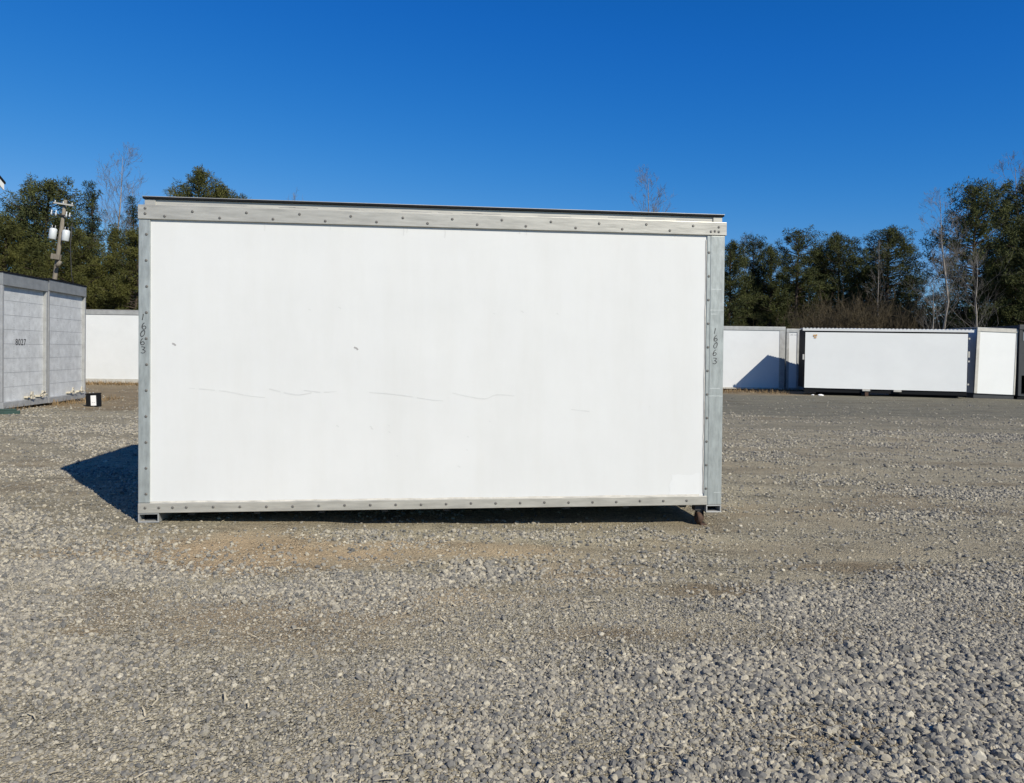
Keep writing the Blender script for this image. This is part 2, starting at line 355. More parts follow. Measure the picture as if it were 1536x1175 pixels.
# ------------------------------------------------------------------ the loose gravel: stones instanced on points
def gravel():
    r = np.random.RandomState(11)
    def sample(n, d0, d1):
        d = np.sqrt(r.rand(n) * (d1 ** 2 - d0 ** 2) + d0 ** 2)
        x = (r.rand(n) * 2 - 1) * (0.70 * d + 0.7); return x, d
    parts = []
    for n, d0, d1, med, sig in ((100000, 2.0, 4.6, 0.0042, 0.3), (150000, 2.0, 5.0, 0.0068, 0.42), (110000, 4.9, 8.5, 0.0092, 0.38), (95000, 8.4, 15.0, 0.0120, 0.34), (60000, 14.5, 27.0, 0.0150, 0.3)):
        x, y = sample(n, d0, d1)
        tan, brown, dark = masks(x, y)
        cov = 0.13 + 1.0 * np.clip((0.6 * fnoise(x, y * 1.4, 1.1, 60) + 0.4 * fnoise(x, y * 2, 0.5, 63) - 0.46) * 6, 0, 1)
        cov *= np.clip((30 - y) / 14, 0.1, 1) * (1 - 0.75 * dark); cov *= (1 - 0.75 * lanes(x, y)) * (1 - 0.82 * tan) * (1 - 0.80 * np.clip(brown * 1.3, 0, 1))
        if med < 0.005: cov = np.maximum(cov, 0.75 * (1 - 0.7 * tan) * (1 - 0.5 * brown))
        heavy = np.maximum.reduce([ell(x, y, 1.0, 3.4, 0.55, 0.28), ell(x, y, 1.75, 2.75, 0.6, 0.38), ell(x, y, 2.05, 3.45, 0.6, 0.35), ell(x, y, 1.05, 2.45, 0.5, 0.2), 0.8 * ell(x, y, -0.2, 5.1, 0.3, 0.25), 0.7 * ell(x, y, 1.7, 4.6, 0.5, 0.25), 0.5 * ell(x, y, 0.2, 2.5, 0.6, 0.2)])
        cov = np.maximum(cov, heavy * 1.2 * (1 - 0.9 * np.clip(brown * 1.6, 0, 1)))
        under = (y > 5.98 + 0.12 * (x + 2.9)) & (y < 8.6) & (x > -2.75) & (x < 1.75); cov = np.where(under, cov * 0.12, cov)
        k = r.rand(n) < cov
        x, y, heavy = x[k], y[k], heavy[k]
        sz = 0.90 * med * np.exp(np.clip(r.randn(len(x)), -2, 1.7) * sig) * (1 + (0.45 if med > 0.005 else 0) * heavy)
        sz = np.where(r.rand(len(x)) < 0.006, sz * 1.4, sz); sz = np.clip(sz, 0.0025, 0.034)
        parts.append((x, y, sz, heavy))
    x = np.concatenate([p[0] for p in parts]); y = np.concatenate([p[1] for p in parts]); sz = np.concatenate([p[2] for p in parts])
    n = len(x)
    hv = np.concatenate([p[3] for p in parts]); z = gz(x, y) + sz * (r.rand(n) * 0.8 - 0.30 + 0.25 * hv)
    me = bpy.data.meshes.new('gravel_stones'); me.vertices.add(n)
    me.vertices.foreach_set('co', np.stack([x, y, z], -1).astype(np.float32).ravel())
    a = me.attributes.new('rot', 'FLOAT_VECTOR', 'POINT')
    rot = np.stack([(r.rand(n) - .5) * 0.9, (r.rand(n) - .5) * 0.9, r.rand(n) * 6.283], -1); a.data.foreach_set('vector', rot.astype(np.float32).ravel())
    a = me.attributes.new('scl', 'FLOAT_VECTOR', 'POINT')
    sc = np.stack([sz * (0.8 + r.rand(n) * 0.6), sz * (0.75 + r.rand(n) * 0.5), sz * (0.65 + r.rand(n) * 0.5)], -1); a.data.foreach_set('vector', sc.astype(np.float32).ravel())
    a = me.attributes.new('pick', 'INT', 'POINT'); a.data.foreach_set('value', r.randint(0, 7, n).astype(np.int32))
    m = bpy.data.materials.new('crushed_stone'); m.use_nodes = True
    nn = m.node_tree.nodes; l = m.node_tree.links; p = nn['Principled BSDF']; p.inputs['Roughness'].default_value = 0.9; p.inputs['Specular IOR Level'].default_value = 0.2
    oi = nn.new('ShaderNodeObjectInfo'); rp = nn.new('ShaderNodeValToRGB'); e = rp.color_ramp.elements
    st = [(0.0, (0.134, 0.134, 0.126)), (0.22, (0.219, 0.212, 0.193)), (0.5, (0.310, 0.291, 0.244)), (0.78, (0.401, 0.369, 0.294)), (0.95, (0.487, 0.447, 0.353)), (1.0, (0.578, 0.535, 0.428))]
    while len(e) < len(st): e.new(0.5)
    for k, (pp, c) in enumerate(st): e[k].position = pp; e[k].color = (*c, 1)
    l.new(oi.outputs['Random'], rp.inputs['Fac'])
    tx = nn.new('ShaderNodeTexNoise'); tx.inputs['Scale'].default_value = 2.5; tc = nn.new('ShaderNodeTexCoord'); l.new(tc.outputs['Object'], tx.inputs['Vector'])
    mx = nn.new('ShaderNodeMix'); mx.data_type = 'RGBA'; mx.blend_type = 'MULTIPLY'; mx.inputs[0].default_value = 0.5
    l.new(rp.outputs[0], mx.inputs[6]); l.new(tx.outputs['Fac'], mx.inputs[7]); l.new(mx.outputs[2], p.inputs['Base Color'])
    g = bpy.data.node_groups.new('scatter_stones', 'GeometryNodeTree')
    g.interface.new_socket('Geometry', in_out='INPUT', socket_type='NodeSocketGeometry'); g.interface.new_socket('Geometry', in_out='OUTPUT', socket_type='NodeSocketGeometry')
    N = g.nodes; L = g.links; gi = N.new('NodeGroupInput'); go = N.new('NodeGroupOutput')
    iop = N.new('GeometryNodeInstanceOnPoints'); jn = N.new('GeometryNodeJoinGeometry')
    for k in range(7):
        ic = N.new('GeometryNodeMeshIcoSphere'); ic.inputs['Radius'].default_value = 1.0; ic.inputs['Subdivisions'].default_value = 2
        ns = N.new('ShaderNodeTexNoise'); ns.noise_dimensions = '4D'; ns.inputs['W'].default_value = 3.7 * k; ns.inputs['Scale'].default_value = 0.85; ns.inputs['Detail'].default_value = 2
        sb = N.new('ShaderNodeVectorMath'); sb.operation = 'SUBTRACT'; sb.inputs[1].default_value = (0.5, 0.5, 0.5); L.new(ns.outputs['Color'], sb.inputs[0])
        sc_ = N.new('ShaderNodeVectorMath'); sc_.operation = 'SCALE'; sc_.inputs['Scale'].default_value = 1.9; L.new(sb.outputs[0], sc_.inputs[0])
        sp = N.new('GeometryNodeSetPosition'); L.new(ic.outputs['Mesh'], sp.inputs['Geometry']); L.new(sc_.outputs[0], sp.inputs['Offset'])
        sm = N.new('GeometryNodeSetMaterial'); sm.inputs['Material'].default_value = m; L.new(sp.outputs[0], sm.inputs['Geometry'])
        gt = N.new('GeometryNodeGeometryToInstance'); L.new(sm.outputs[0], gt.inputs[0]); L.new(gt.outputs[0], jn.inputs[0])
    L.new(gi.outputs[0], iop.inputs['Points']); L.new(jn.outputs[0], iop.inputs['Instance']); iop.inputs['Pick Instance'].default_value = True
    for nm, ty, sk in (('pick', 'INT', 'Instance Index'), ('rot', 'FLOAT_VECTOR', 'Rotation'), ('scl', 'FLOAT_VECTOR', 'Scale')):
        na = N.new('GeometryNodeInputNamedAttribute'); na.data_type = ty; na.inputs['Name'].default_value = nm
        L.new([s for s in na.outputs if s.enabled and s.name == 'Attribute'][0], iop.inputs[sk])
    L.new(iop.outputs[0], go.inputs[0])
    o = bpy.data.objects.new('gravel_stones', me); COL.objects.link(o)
    me.materials.append(m)
    md = o.modifiers.new('scatter', 'NODES'); md.node_group = g
    tag(o, 'loose grey crushed stone scattered over the yard', 'gravel', kind='stuff')
gravel()

def blades(cx, cy, cz, length, width, lean, seed, name, m, label, cat, flat=False):
    """thin curved blades: straw lying on the yard or dry grass standing in it"""
    r = np.random.RandomState(seed); n = len(cx); a = r.rand(n) * 6.283
    ln = length * (0.5 + r.rand(n)); el = r.rand(n) * (0.12 if flat else 1.0) + (0 if flat else 0.5)
    d = np.stack([np.cos(a) * np.cos(el), np.sin(a) * np.cos(el), np.sin(el)], -1) * ln[:, None]
    sd = np.stack([-np.sin(a), np.cos(a), np.zeros(n)], -1) * (width * (0.6 + 0.8 * r.rand(n)))[:, None]
    bend = np.stack([-np.sin(a), np.cos(a), np.zeros(n)], -1) * (ln * (r.rand(n) - 0.5) * 0.5)[:, None]
    P = np.stack([cx, cy, cz], -1)
    up = np.array([0, 0, width * 0.8])
    V = np.stack([P - sd, P + sd, P + d * 0.5 + sd + bend * 0.5 + up, P + d * 0.5 - sd + bend * 0.5 + up, P + d + sd * 0.3, P + d - sd * 0.3], 1).reshape(-1, 3)
    k = np.arange(n)[:, None] * 6
    Fq = np.concatenate([k + np.array([[0, 1, 2, 3]]), k + np.array([[3, 2, 4, 5]])], 0)
    return tag(np_mesh(name, V, Fq, m), label, cat, kind='stuff')
r = np.random.RandomState(3)
n = 240; d = 2.3 + 4.5 * r.rand(n) ** 1.3; x = (r.rand(n) * 2 - 1) * (0.68 * d + 0.4)
blades(x, d, gz(x, d) + 0.012, 0.065, 0.0030, 0, 4, 'straw', M_STRAW, 'pale bits of dry straw lying on the gravel', 'straw', True)
n = 5200
x = np.concatenate([6.5 + 7.2 * r.rand(n // 2), -11.2 + 1.0 * r.rand(n // 4), -16 + 4 * r.rand(n // 4)])
y = np.concatenate([28.6 + 0.08 * (x[:n // 2] - 8) + 2.3 * r.rand(n // 2), 14.6 + 5.6 * r.rand(n // 4), 26.6 + 1.2 * r.rand(n // 4)])
k = fnoise(x, y, 0.9, 70) > 0.44; x, y = x[k], y[k]
blades(x, y, gz(x, y) - 0.01, 0.12, 0.006, 0, 5, 'dry_grass', M_DRYGRASS, 'dry brown grass growing along the foot of the far boxes', 'grass')

# ------------------------------------------------------------------ the near box
def frame_matrix(o, yaw, tilt=0, lean=0):
    ex = Vector((math.cos(yaw), math.sin(yaw), 0)); ey = Vector((-math.sin(yaw), math.cos(yaw), 0)); ez = Vector((0, 0, 1))
    ex, ez = ex * math.cos(tilt) + ez * math.sin(tilt), ez * math.cos(tilt) - ex * math.sin(tilt)
    ez = (ez * math.cos(lean) + ey * math.sin(lean)).normalized(); ey = ez.cross(ex).normalized()
    m = Matrix((ex, ey, ez)).transposed().to_4x4(); m.translation = o
    return m

def rivet_mesh(rad=0.0115, h=0.007):
    b = bmesh.new(); n = 10
    rings = []
    for t, q in ((1.0, 0.0), (0.92, 0.45), (0.6, 0.85)):
        rings.append([b.verts.new((math.cos(2 * math.pi * k / n) * rad * t, -h * q, math.sin(2 * math.pi * k / n) * rad * t)) for k in range(n)])
    for i in range(2):
        for k in range(n): b.faces.new((rings[i][k], rings[i][(k + 1) % n], rings[i + 1][(k + 1) % n], rings[i + 1][k])).smooth = True
    b.faces.new(rings[2]); bmesh.ops.recalc_face_normals(b, faces=b.faces[:])
    me = bpy.data.meshes.new('rivet'); b.to_mesh(me); b.free(); me.materials.append(M_RIVET); return me
RIVET = rivet_mesh()
def rivet(parent, x, y, z):
    o = bpy.data.objects.new('rivet', RIVET); COL.objects.link(o); o.parent = parent; o.location = (x, y, z); o.rotation_euler = (0, random.random() * 6, 0); return o

DIGITS = {'1': [(0.55, 1), (0.5, 0.5), (0.4, 0)],
          '6': [(0.75, 1), (0.45, 0.85), (0.2, 0.55), (0.1, 0.28), (0.25, 0.04), (0.6, 0.0), (0.9, 0.18), (0.85, 0.42), (0.55, 0.5), (0.3, 0.38), (0.2, 0.25)],
          '0': [(0.75, 0.97), (0.35, 0.8), (0.1, 0.45), (0.15, 0.1), (0.45, 0.0), (0.8, 0.2), (0.95, 0.6), (0.85, 0.92), (0.65, 1.0)],
          '3': [(0.1, 0.98), (0.45, 1.0), (0.85, 0.9), (0.75, 0.72), (0.4, 0.55), (0.7, 0.5), (0.95, 0.3), (0.75, 0.08), (0.4, 0.0), (0.05, 0.08)]}
def smooth_path(p, k=3):
    out = []
    for i in range(len(p) - 1):
        a = Vector(p[max(i - 1, 0)]); b = Vector(p[i]); c = Vector(p[i + 1]); e = Vector(p[min(i + 2, len(p) - 1)])
        for t in [j / k for j in range(k)]:
            out.append(0.5 * ((2 * b) + (c - a) * t + (2 * a - 5 * b + 4 * c - e) * t * t + (-a + 3 * b - 3 * c + e) * t ** 3))
    out.append(Vector(p[-1])); return out
def hand_number(parent, spots, y, hgt, wid, stroke=0.0065):
    g = MB()
    for ch, x, z, sl in spots:
        pts = [Vector((x + (px - 0.5) * wid + (pz - 0.5) * hgt * sl, z + (pz - 0.5) * hgt)) for px, pz in smooth_path(DIGITS[ch])]
        g.ribbon(pts, stroke, y)
    return g.build('handwritten_number', M_INK, parent)

random.seed(2)
NL, NH, NW = 4.836, 2.45, 2.2
NB = empty('truck_box')
NB.matrix_world = frame_matrix((-2.9605, 6.0835, 0.0787), 0.11925, 0.00448, 0.00109)
tag(NB, 'large white truck body with riveted grey metal edges sitting on the gravel in front', 'truck box')
PL, PR, RT, RB = 0.088, 0.158, 0.113, 0.078
g = MB()
# panel: a gently dented sheet, with its scuffs, chips, drips and the newer patch in its own mesh
px_, pz_ = np.linspace(PL - 0.01, NL - PR + 0.008, 60), np.linspace(RB - 0.012, NH - RT + 0.012, 30)
vv = [[g.bm.verts.new((a, 0.013 + 0.0012 * (vnoise(a, b, 1.1, 5) - 0.5), b)) for a in px_] for b in pz_]
for i in range(29):
    for j in range(59): g.bm.faces.new((vv[i][j], vv[i][j + 1], vv[i + 1][j + 1], vv[i + 1][j])).smooth = True
YS = 0.0121
def at_px(px, py):   # photograph reading of a mark on the panel to metres on the panel
    t = (px - 207.5) / 877.0; u = 1.092 * t / (1 + 0.092 * t)   # perspective along the face
    u = t / (1.092 - 0.092 * t)
    top = 307 + 27 * t; bot = 770 - 13 * t
    return Vector((u * NL, NH * (bot - py) / (bot - top)))
for path in ([(283, 582), (310, 584), (340, 587), (370, 593), (397, 596)], [(403, 583), (420, 587), (446, 592), (470, 588)], [(455, 585), (480, 588), (504, 587)],
             [(553, 588), (590, 591), (625, 596), (650, 600), (671, 601)], [(678, 589), (700, 594), (727, 598), (745, 592), (776, 594)], [(857, 614), (885, 617)]):
    sp = smooth_path([at_px(*q) for q in path], 5); k = 0      # a broken, uneven scuff
    while k < len(sp) - 2:
        m = random.randint(3, 7); g.ribbon(sp[k:k + m], random.uniform(0.004, 0.010), YS, 1, 0.0003); k += m - (1 if random.random() < 0.7 else 0)
for (a, b, s) in ((260, 516, 5), (533, 522, 6), (506, 639, 4), (463, 464, 3), (508, 461, 4), (782, 467, 4), (835, 470, 3), (558, 643, 3), (584, 648, 3), (689, 700, 4), (740, 470, 2.5), (975, 610, 2), (556, 640, 3), (583, 638, 3), (702, 655, 2.5), (701, 675, 2.5), (596, 684, 2), (735, 632, 2.5)):
    p = at_px(a, b); q = s * 0.0027
    g.ribbon([p + Vector((-q, q * 0.5)), p + Vector((q * 0.3, 0)), p + Vector((q, -q * 0.8))], q * 0.9, YS, 2 if s > 4 else 1, 0.0004)
for (a, b) in ((395, 12), (493, 9), (603, 14), (608, 10), (665, 16), (690, 6), (777, 7), (787, 9), (1010, 6)):
    p = at_px(a, 329 + (a - 207) * 0.025); g.ribbon([p, p + Vector((0.004, -0.003 * b)), p + Vector((0.0, -0.0055 * b))], 0.006, YS, 1, 0.0004)
p0, p1 = at_px(1008, 744), at_px(1052, 711)
pr = random.Random(4); edge = [(p0.x + pr.uniform(-.015, .015), p0.y + (p1.y - p0.y) * q / 8) for q in range(9)] + [(p0.x + (p1.x - p0.x) * q / 8, p1.y + pr.uniform(-.012, .008)) for q in range(1, 9)] + [(p1.x, p0.y)]
g.poly([(a, YS, b) for a, b in edge], 3)
# caulking line along the rails
g.ribbon([Vector((PL + 4.55 * k / 40, RB + 0.004 + 0.004 * random.random())) for k in range(41)], 0.012, 0.010, 4, 0.001)
g.ribbon([Vector((NL - PR - 0.006 + 0.004 * random.random(), RB + 0.02 + 2.2 * k / 40)) for k in range(41)], 0.012, 0.009, 4, 0.001)
panel = g.build('side_panel', [M_WHITE, M_STAIN, M_SPECK, M_PATCH, M_CAULK], NB)
# shell behind the panel
g = MB(); g.box(0.012, NL - 0.012, 0.03, NW, 0.02, NH - 0.02); g.build('body_shell', M_WHITE2, NB)
# posts
g = MB(); g.box(0.0, PL, 0.0, 0.06, RB + 0.003, NH - RT - 0.002, 0.004); lp = g.build('corner_post', M_POST, NB)
g = MB(); g.box(NL - PR + 0.03, NL, 0.0, 0.09, 0.0, NH - RT - 0.002, 0.006)
g.box(NL - PR, NL - PR + 0.0295, 0.001, 0.03, 0.002, NH - RT - 0.003, 0.002)
for zz, x0, x1 in ((1.69, -0.127, -0.004), (1.655, -0.12, -0.06), (1.01, -0.12, -0.03), (0.945, -0.128, -0.004), (0.105, -0.07, -0.01), (1.87, -0.12, -0.03)):
    g.ribbon([Vector((NL + x0 + (x1 - x0) * k / 6, zz + 0.003 * random.random())) for k in range(7)], 0.0045, 0.0, 1, 0.0006)
rp_ = g.build('corner_post', [M_POST, M_SCRATCH], NB); rp_['label'] = 'wide scratched grey corner post'
# rails
g = MB(); g.box(-0.004, NL + 0.012, -0.008, 0.06, NH - RT, NH, 0.004); tr = g.build('top_rail', M_RAIL, NB)
g = MB(); g.box(0.0, NL - PR + 0.026, -0.006, 0.06, 0.0, RB, 0.004); br_ = g.build('bottom_rail', M_RAIL, NB)
# roof trim above the rail, roof sheet with black lower edge
g = MB(); g.box(0.055, NL - 0.035, 0.018, 0.08, NH + 0.0005, NH + 0.048, 0.002)
for k in range(14):
    x0 = 0.25 + random.random() * 4.2; ln = 0.1 + random.random() * 0.35; z0 = NH + 0.006 + 0.012 * random.random()
    g.ribbon([Vector((x0 + ln * q / 5, z0 + 0.006 * random.random())) for q in range(6)], 0.005, 0.018, 1, 0.0006)
g.build('roof_trim', [M_ROOFTRIM, M_SPECK], NB)
g = MB(); g.box(0.042, 0.125, 0.008, 0.078, NH + 0.001, NH + 0.047, 0.003); g.build('trim_end_cap', M_RAIL, NB)
g = MB(); g.box(NL - 0.105, NL - 0.024, 0.008, 0.078, NH + 0.001, NH + 0.047, 0.003); g.build('trim_end_cap', M_RAIL, NB)
g = MB(); g.box(0.03, NL - 0.01, -0.004, NW - 0.02, NH + 0.0485, NH + 0.064, 0.003, 0); g.box(0.027, NL - 0.006, -0.007, NW - 0.01, NH + 0.0643, NH + 0.069, 0.001, 1)
g.build('roof', [M_BLACK, M_GREYRAIL], NB)
# rivets
x = 0.20; k = 0
while x < NL - 0.17:
    rivet(tr, x, -0.008, NH - RT + (0.028 if k % 2 == 0 else 0.072) + random.uniform(-.004, .004)); x += 0.2075 + random.uniform(-.006, .006); k += 1
for (a, b) in ((0.052, 0.085), (0.052, 0.043), (NL - 0.13, 0.03), (NL - 0.06, 0.07), (NL - 0.06, 0.03), (NL - 0.095, 0.034)): rivet(tr, a, -0.008, NH - RT + b)
for a in (0.055, 0.16, 0.265): rivet(br_, a, -0.006, 0.042)
x = 0.37
while x < NL - PR - 0.02: rivet(br_, x, -0.006, 0.040 + random.uniform(-.003, .003)); x += 0.2075
z = NH - RT - 0.12
while z > 0.12: rivet(lp, 0.060 + random.uniform(-.003, .003), 0.0, z); z -= 0.2065
z = NH - RT - 0.15
while z > 0.06: rivet(rp_, NL - PR + 0.016 + random.uniform(-.002, .002), 0.001, z); z -= 0.2045
hand_number(lp, [('1', *at_px(214.3, 475), 0.05), ('6', *at_px(215.5, 488.5), -0.1), ('0', *at_px(213.8, 499.5), 0.1), ('6', *at_px(213.2, 512), -0.1), ('3', *at_px(214.6, 524.5), 0.0)], 0.0, 0.050, 0.036, 0.0055)
hand_number(rp_, [('1', *at_px(1071.2, 496), 0.12), ('6', *at_px(1072.2, 507), 0.0), ('0', *at_px(1072.2, 517.5), 0.05), ('6', *at_px(1071.3, 528.5), 0.1), ('3', *at_px(1071.6, 541), 0.05)], 0.0, 0.050, 0.036, 0.0055)
# feet: open rectangular steel tubes under the corners
def foot(x0, x1, z0, name='tube_foot'):
    g = MB(); t = 0.010; z1 = -0.002
    g.box(x0, x1, 0.0, NW - 0.05, z1 - t, z1, 0.002); g.box(x0, x1, 0.0, NW - 0.05, z0, z0 + t, 0.002)
    g.box(x0, x0 + t, 0.001, NW - 0.06, z0 + t, z1 - t); g.box(x1 - t, x1, 0.001, NW - 0.06, z0 + t, z1 - t)
    g.box(x0 + t, x1 - t, 0.12, 0.13, z0 + t, z1 - t, 0, 1)  # black plate painted in for the shade inside the open tube
    return g.build(name, [M_GREYRAIL, M_BLACK], NB)
foot(0.0, 0.158, -0.078); foot(NL - 0.137, NL - 0.002, -0.068)
for k in range(9):
    g = MB(); g.box(0.35 + k * 0.52, 0.40 + k * 0.52, 0.12, NW - 0.1, -0.045, 0.0195); g.build('floor_beam', M_STEEL, NB)
g = MB(); jx = NL - 0.172
g.box(jx - 0.05, jx + 0.034, 0.05, 0.13, -0.06, -0.002, 0.004)
g.box(jx - 0.022, jx + 0.022, 0.06, 0.11, -0.11, -0.06, 0.003)
jk = g.build('support_leg', M_STEEL, NB)
g = MB()
cz = -0.125
g.tube([(jx - 0.028, 0.08, cz), (jx - 0.022, 0.08, cz), (jx + 0.012, 0.08, cz), (jx + 0.022, 0.08, cz)], [0.045, 0.055, 0.055, 0.042], 18)
g.tube([(jx - 0.04, 0.08, cz), (jx + 0.036, 0.08, cz)], 0.014, 8)
g.box(jx + 0.026, jx + 0.034, 0.05, 0.11, -0.15, -0.055, 0.002)
g.build('wheel', M_RUST, jk)
g = MB(); g.box(jx + 0.0, jx + 0.055, 0.03, 0.12, -0.192, -0.178, 0.003); g.build('base_plate', M_RUST, jk)

# ------------------------------------------------------------------ the other truck bodies
def text_mesh(s, size, name, parent, m, loc, rot):
    c = bpy.data.curves.new(name, 'FONT'); c.body = s; c.size = size; c.extrude = 0.001; c.offset = size * 0.006; c.space_character = 1.12
    t = bpy.data.objects.new(name, c); COL.objects.link(t)
    dg = bpy.context.evaluated_depsgraph_get(); me = bpy.data.meshes.new_from_object(t.evaluated_get(dg))
    COL.objects.unlink(t); bpy.data.objects.remove(t)
    me.materials.clear(); me.materials.append(m)
    o = bpy.data.objects.new(name, me); COL.objects.link(o); o.parent = parent; o.location = loc; o.rotation_euler = rot
    return o

def far_box(label, loc, yaw, L, H, W, post_l=0.06, post_r=0.06, rt=0.14, rb=0.10, frame=None, panel=None, rail_b=None, tilt=0.0, group='truck bodies parked along the yard edge', lift=0.0):
    fr = frame or M_GREYRAIL; root = empty('truck_box'); root.matrix_world = frame_matrix((loc[0], loc[1], loc[2] + lift), yaw, tilt)
    tag(root, label, 'truck box', group)
    g = MB(); g.box(post_l - 0.01, L - post_r + 0.01, 0.014, 0.03, rb - 0.01, H - rt + 0.01); g.build('side_panel', panel or M_WHITE2, root)
    g = MB(); g.box(0.01, L - 0.01, 0.031, W, 0.02, H - 0.03); g.build('body_shell', M_WHITE2, root)
    if post_l: g = MB(); g.box(0, post_l, 0, 0.07, rb + 0.002, H - rt - 0.002, 0.008); g.build('corner_post', fr, root)
    if post_r: g = MB(); g.box(L - post_r, L, 0, 0.07, rb + 0.002, H - rt - 0.002, 0.008); g.build('corner_post', fr, root)
    g = MB(); g.box(-0.005, L + 0.005, -0.01, 0.08, H - rt, H, 0.008); g.build('top_rail', fr, root)
    g = MB(); g.box(0, L, -0.006, 0.07, 0, rb, 0.006); g.build('bottom_rail', rail_b or fr, root)
    g = MB(); g.box(-0.01, L + 0.01, -0.014, W + 0.01, H + 0.001, H + 0.025, 0.006); g.build('roof', M_GREYRAIL, root)
    g = MB()
    g.box(0.15, L - 0.15, 0.12, W - 0.1, -0.12 - lift, -0.002)
    g.build('underframe', M_STEEL, root)
    return root

# white body behind the pair of grey ones, left
o = far_box('white truck body low behind the black battery, right of the grey pair', (-19.4, 27.55, gzf(-15, 27.7) + 0.03), 0.035, 8.6, 2.62, 2.3, rt=0.15, rb=0.15, frame=M_GREYRAIL, rail_b=M_PALEFRAME)
# row on the right
A = far_box('white truck body with grey top rail and a slanting shadow across its right end', (4.6, 31.0, 0.05), 0.0, 6.43, 2.51, 2.3, post_r=0.23, rt=0.13, rb=0.07, frame=M_GREYRAIL, rail_b=M_PALEFRAME)
Bx = far_box('narrow strip of white truck body squeezed between two wider ones', (11.10, 31.05, 0.05), 0.0, 2.3, 2.44, 2.3, post_l=0.11, rt=0.12, rb=0.08)
g = MB(); g.box(0.425, 0.73, -0.008, 0.03, 0.082, 2.315, 0.008); g.box(0.53, 0.56, -0.016, -0.0075, 0.3, 2.2, 0.003); g.build('door_post', M_GREYRAIL, Bx)
text_mesh('20-161', 0.10, 'stencilled_number', Bx, M_SEAM, (0.15, 0.0135, 2.19), (math.pi / 2, 0, 0))

# C: long white body raised on blocks, wavy white roof edge
Cyaw = -0.20
CL, CW, CZ0, CZ1 = 5.58, 1.25, 0.27, 2.52
Cr = empty('truck_box'); Cr.matrix_world = frame_matrix((10.94, 28.72, gzf(11, 28.6)), Cyaw, -0.004)
tag(Cr, 'long plain white truck body with wavy white roof edge raised on blocks', 'truck box', 'truck bodies parked along the yard edge')
g = MB(); pxs = np.linspace(0.02, CL - 0.02, 36); pzs = np.linspace(CZ0, CZ1 - 0.17, 14)
vv = [[g.bm.verts.new((a, 0.0 + 0.016 * (fnoise(a, b * 1.7, 0.8, 15) - 0.5), b)) for a in pxs] for b in pzs]
for i in range(13):
    for j in range(35): g.bm.faces.new((vv[i][j], vv[i][j + 1], vv[i + 1][j + 1], vv[i + 1][j])).smooth = True
p = Vector((0.35, CZ1 - 0.31))
g.build('side_panel', M_WHITE3, Cr)
g = MB(); g.box(0.30, 0.36, -0.013, -0.011, 2.19, 2.26); g.box(0.38, 0.43, -0.013, -0.011, 2.20, 2.27); g.box(0.33, 0.41, -0.013, -0.011, 2.13, 2.17); g.build('sticker', M_ORANGE, Cr)
g = MB(); g.box(0.0, CL, 0.025, CW, CZ0 + 0.01, CZ1 - 0.05); g.build('body_shell', M_BLACK, Cr)  # shell coloured black: the shade on the unlit end is put into the colour
g = MB(); N_ = 45 * 6; top = []
for side, yy in ((0, -0.02), (1, 0.03)):
    top.append([(g.bm.verts.new((-0.08 + (CL + 0.25) * k / N_, yy, CZ1 - 0.115)), g.bm.verts.new((-0.08 + (CL + 0.25) * k / N_, yy, CZ1 - 0.02 + 0.018 * math.sin(k * 2 * math.pi / 6)))) for k in range(N_ + 1)])
for k in range(N_):
    a, b = top
    for q in ((a[k][0], a[k + 1][0], a[k + 1][1], a[k][1]), (b[k + 1][0], b[k][0], b[k][1], b[k + 1][1]), (a[k][1], a[k + 1][1], b[k + 1][1], b[k][1]), (b[k][0], b[k + 1][0], a[k + 1][0], a[k][0])): g.bm.faces.new(q)
for q in (0, N_): g.bm.faces.new((top[0][q][0], top[0][q][1], top[1][q][1], top[1][q][0]))
g.build('wavy_roof_edge', M_WHITE, Cr)
g = MB(); nn_ = 45 * 4; vr = []
for yy in (0.031, CW + 0.04): vr.append([g.bm.verts.new((-0.02 + (CL + 0.04) * k / nn_, yy, CZ1 - 0.022 + 0.018 * math.sin(k * 2 * math.pi / 4))) for k in range(nn_ + 1)])
for k in range(nn_): g.bm.faces.new((vr[0][k], vr[0][k + 1], vr[1][k + 1], vr[1][k]))
g.build('roof', M_WHITE2, Cr)
g = MB(); g.box(0.02, CL, 0.04, 0.10, 0.12, CZ0 - 0.003); g.build('underframe', M_BLACK, Cr)  # black beam added so the gap under the body stays dark
g = MB(); g.box(0.6, 2.1, 0.30, 0.9, -0.03, CZ0 - 0.003); g.build('support_block', M_BLACK, Cr)
g = MB(); g.box(3.2, 5.4, 0.30, 0.9, -0.05, 0.119); g.build('support_block', M_BLACK, Cr)
for xx in (2.05, 3.12):
    g = MB(); g.box(xx, xx + 0.27, -0.03, 0.12, CZ0 - 0.075, CZ0 - 0.006, 0.006); g.build('support_block', M_PALEFRAME, Cr)
g = MB(); g.box(2.15, 2.27, 0.0, 0.1, -0.05, CZ0 - 0.08, 0.004); g.build('support_leg', M_RUST, Cr)
for zz, hh in ((1.5, 0.22), (0.5, 0.06), (2.15, 0.06), (1.33, 0.06)):
    g = MB(); g.box(CL + 0.002, CL + 0.06, 0.0, 0.06, zz, zz + hh, 0.004); g.build('latch', M_PALEFRAME, Cr)
g = MB(); g.box(-0.06, -0.002, 0.0, 0.06, 1.32, 1.52, 0.004); g.build('latch', M_PALEFRAME, Cr)

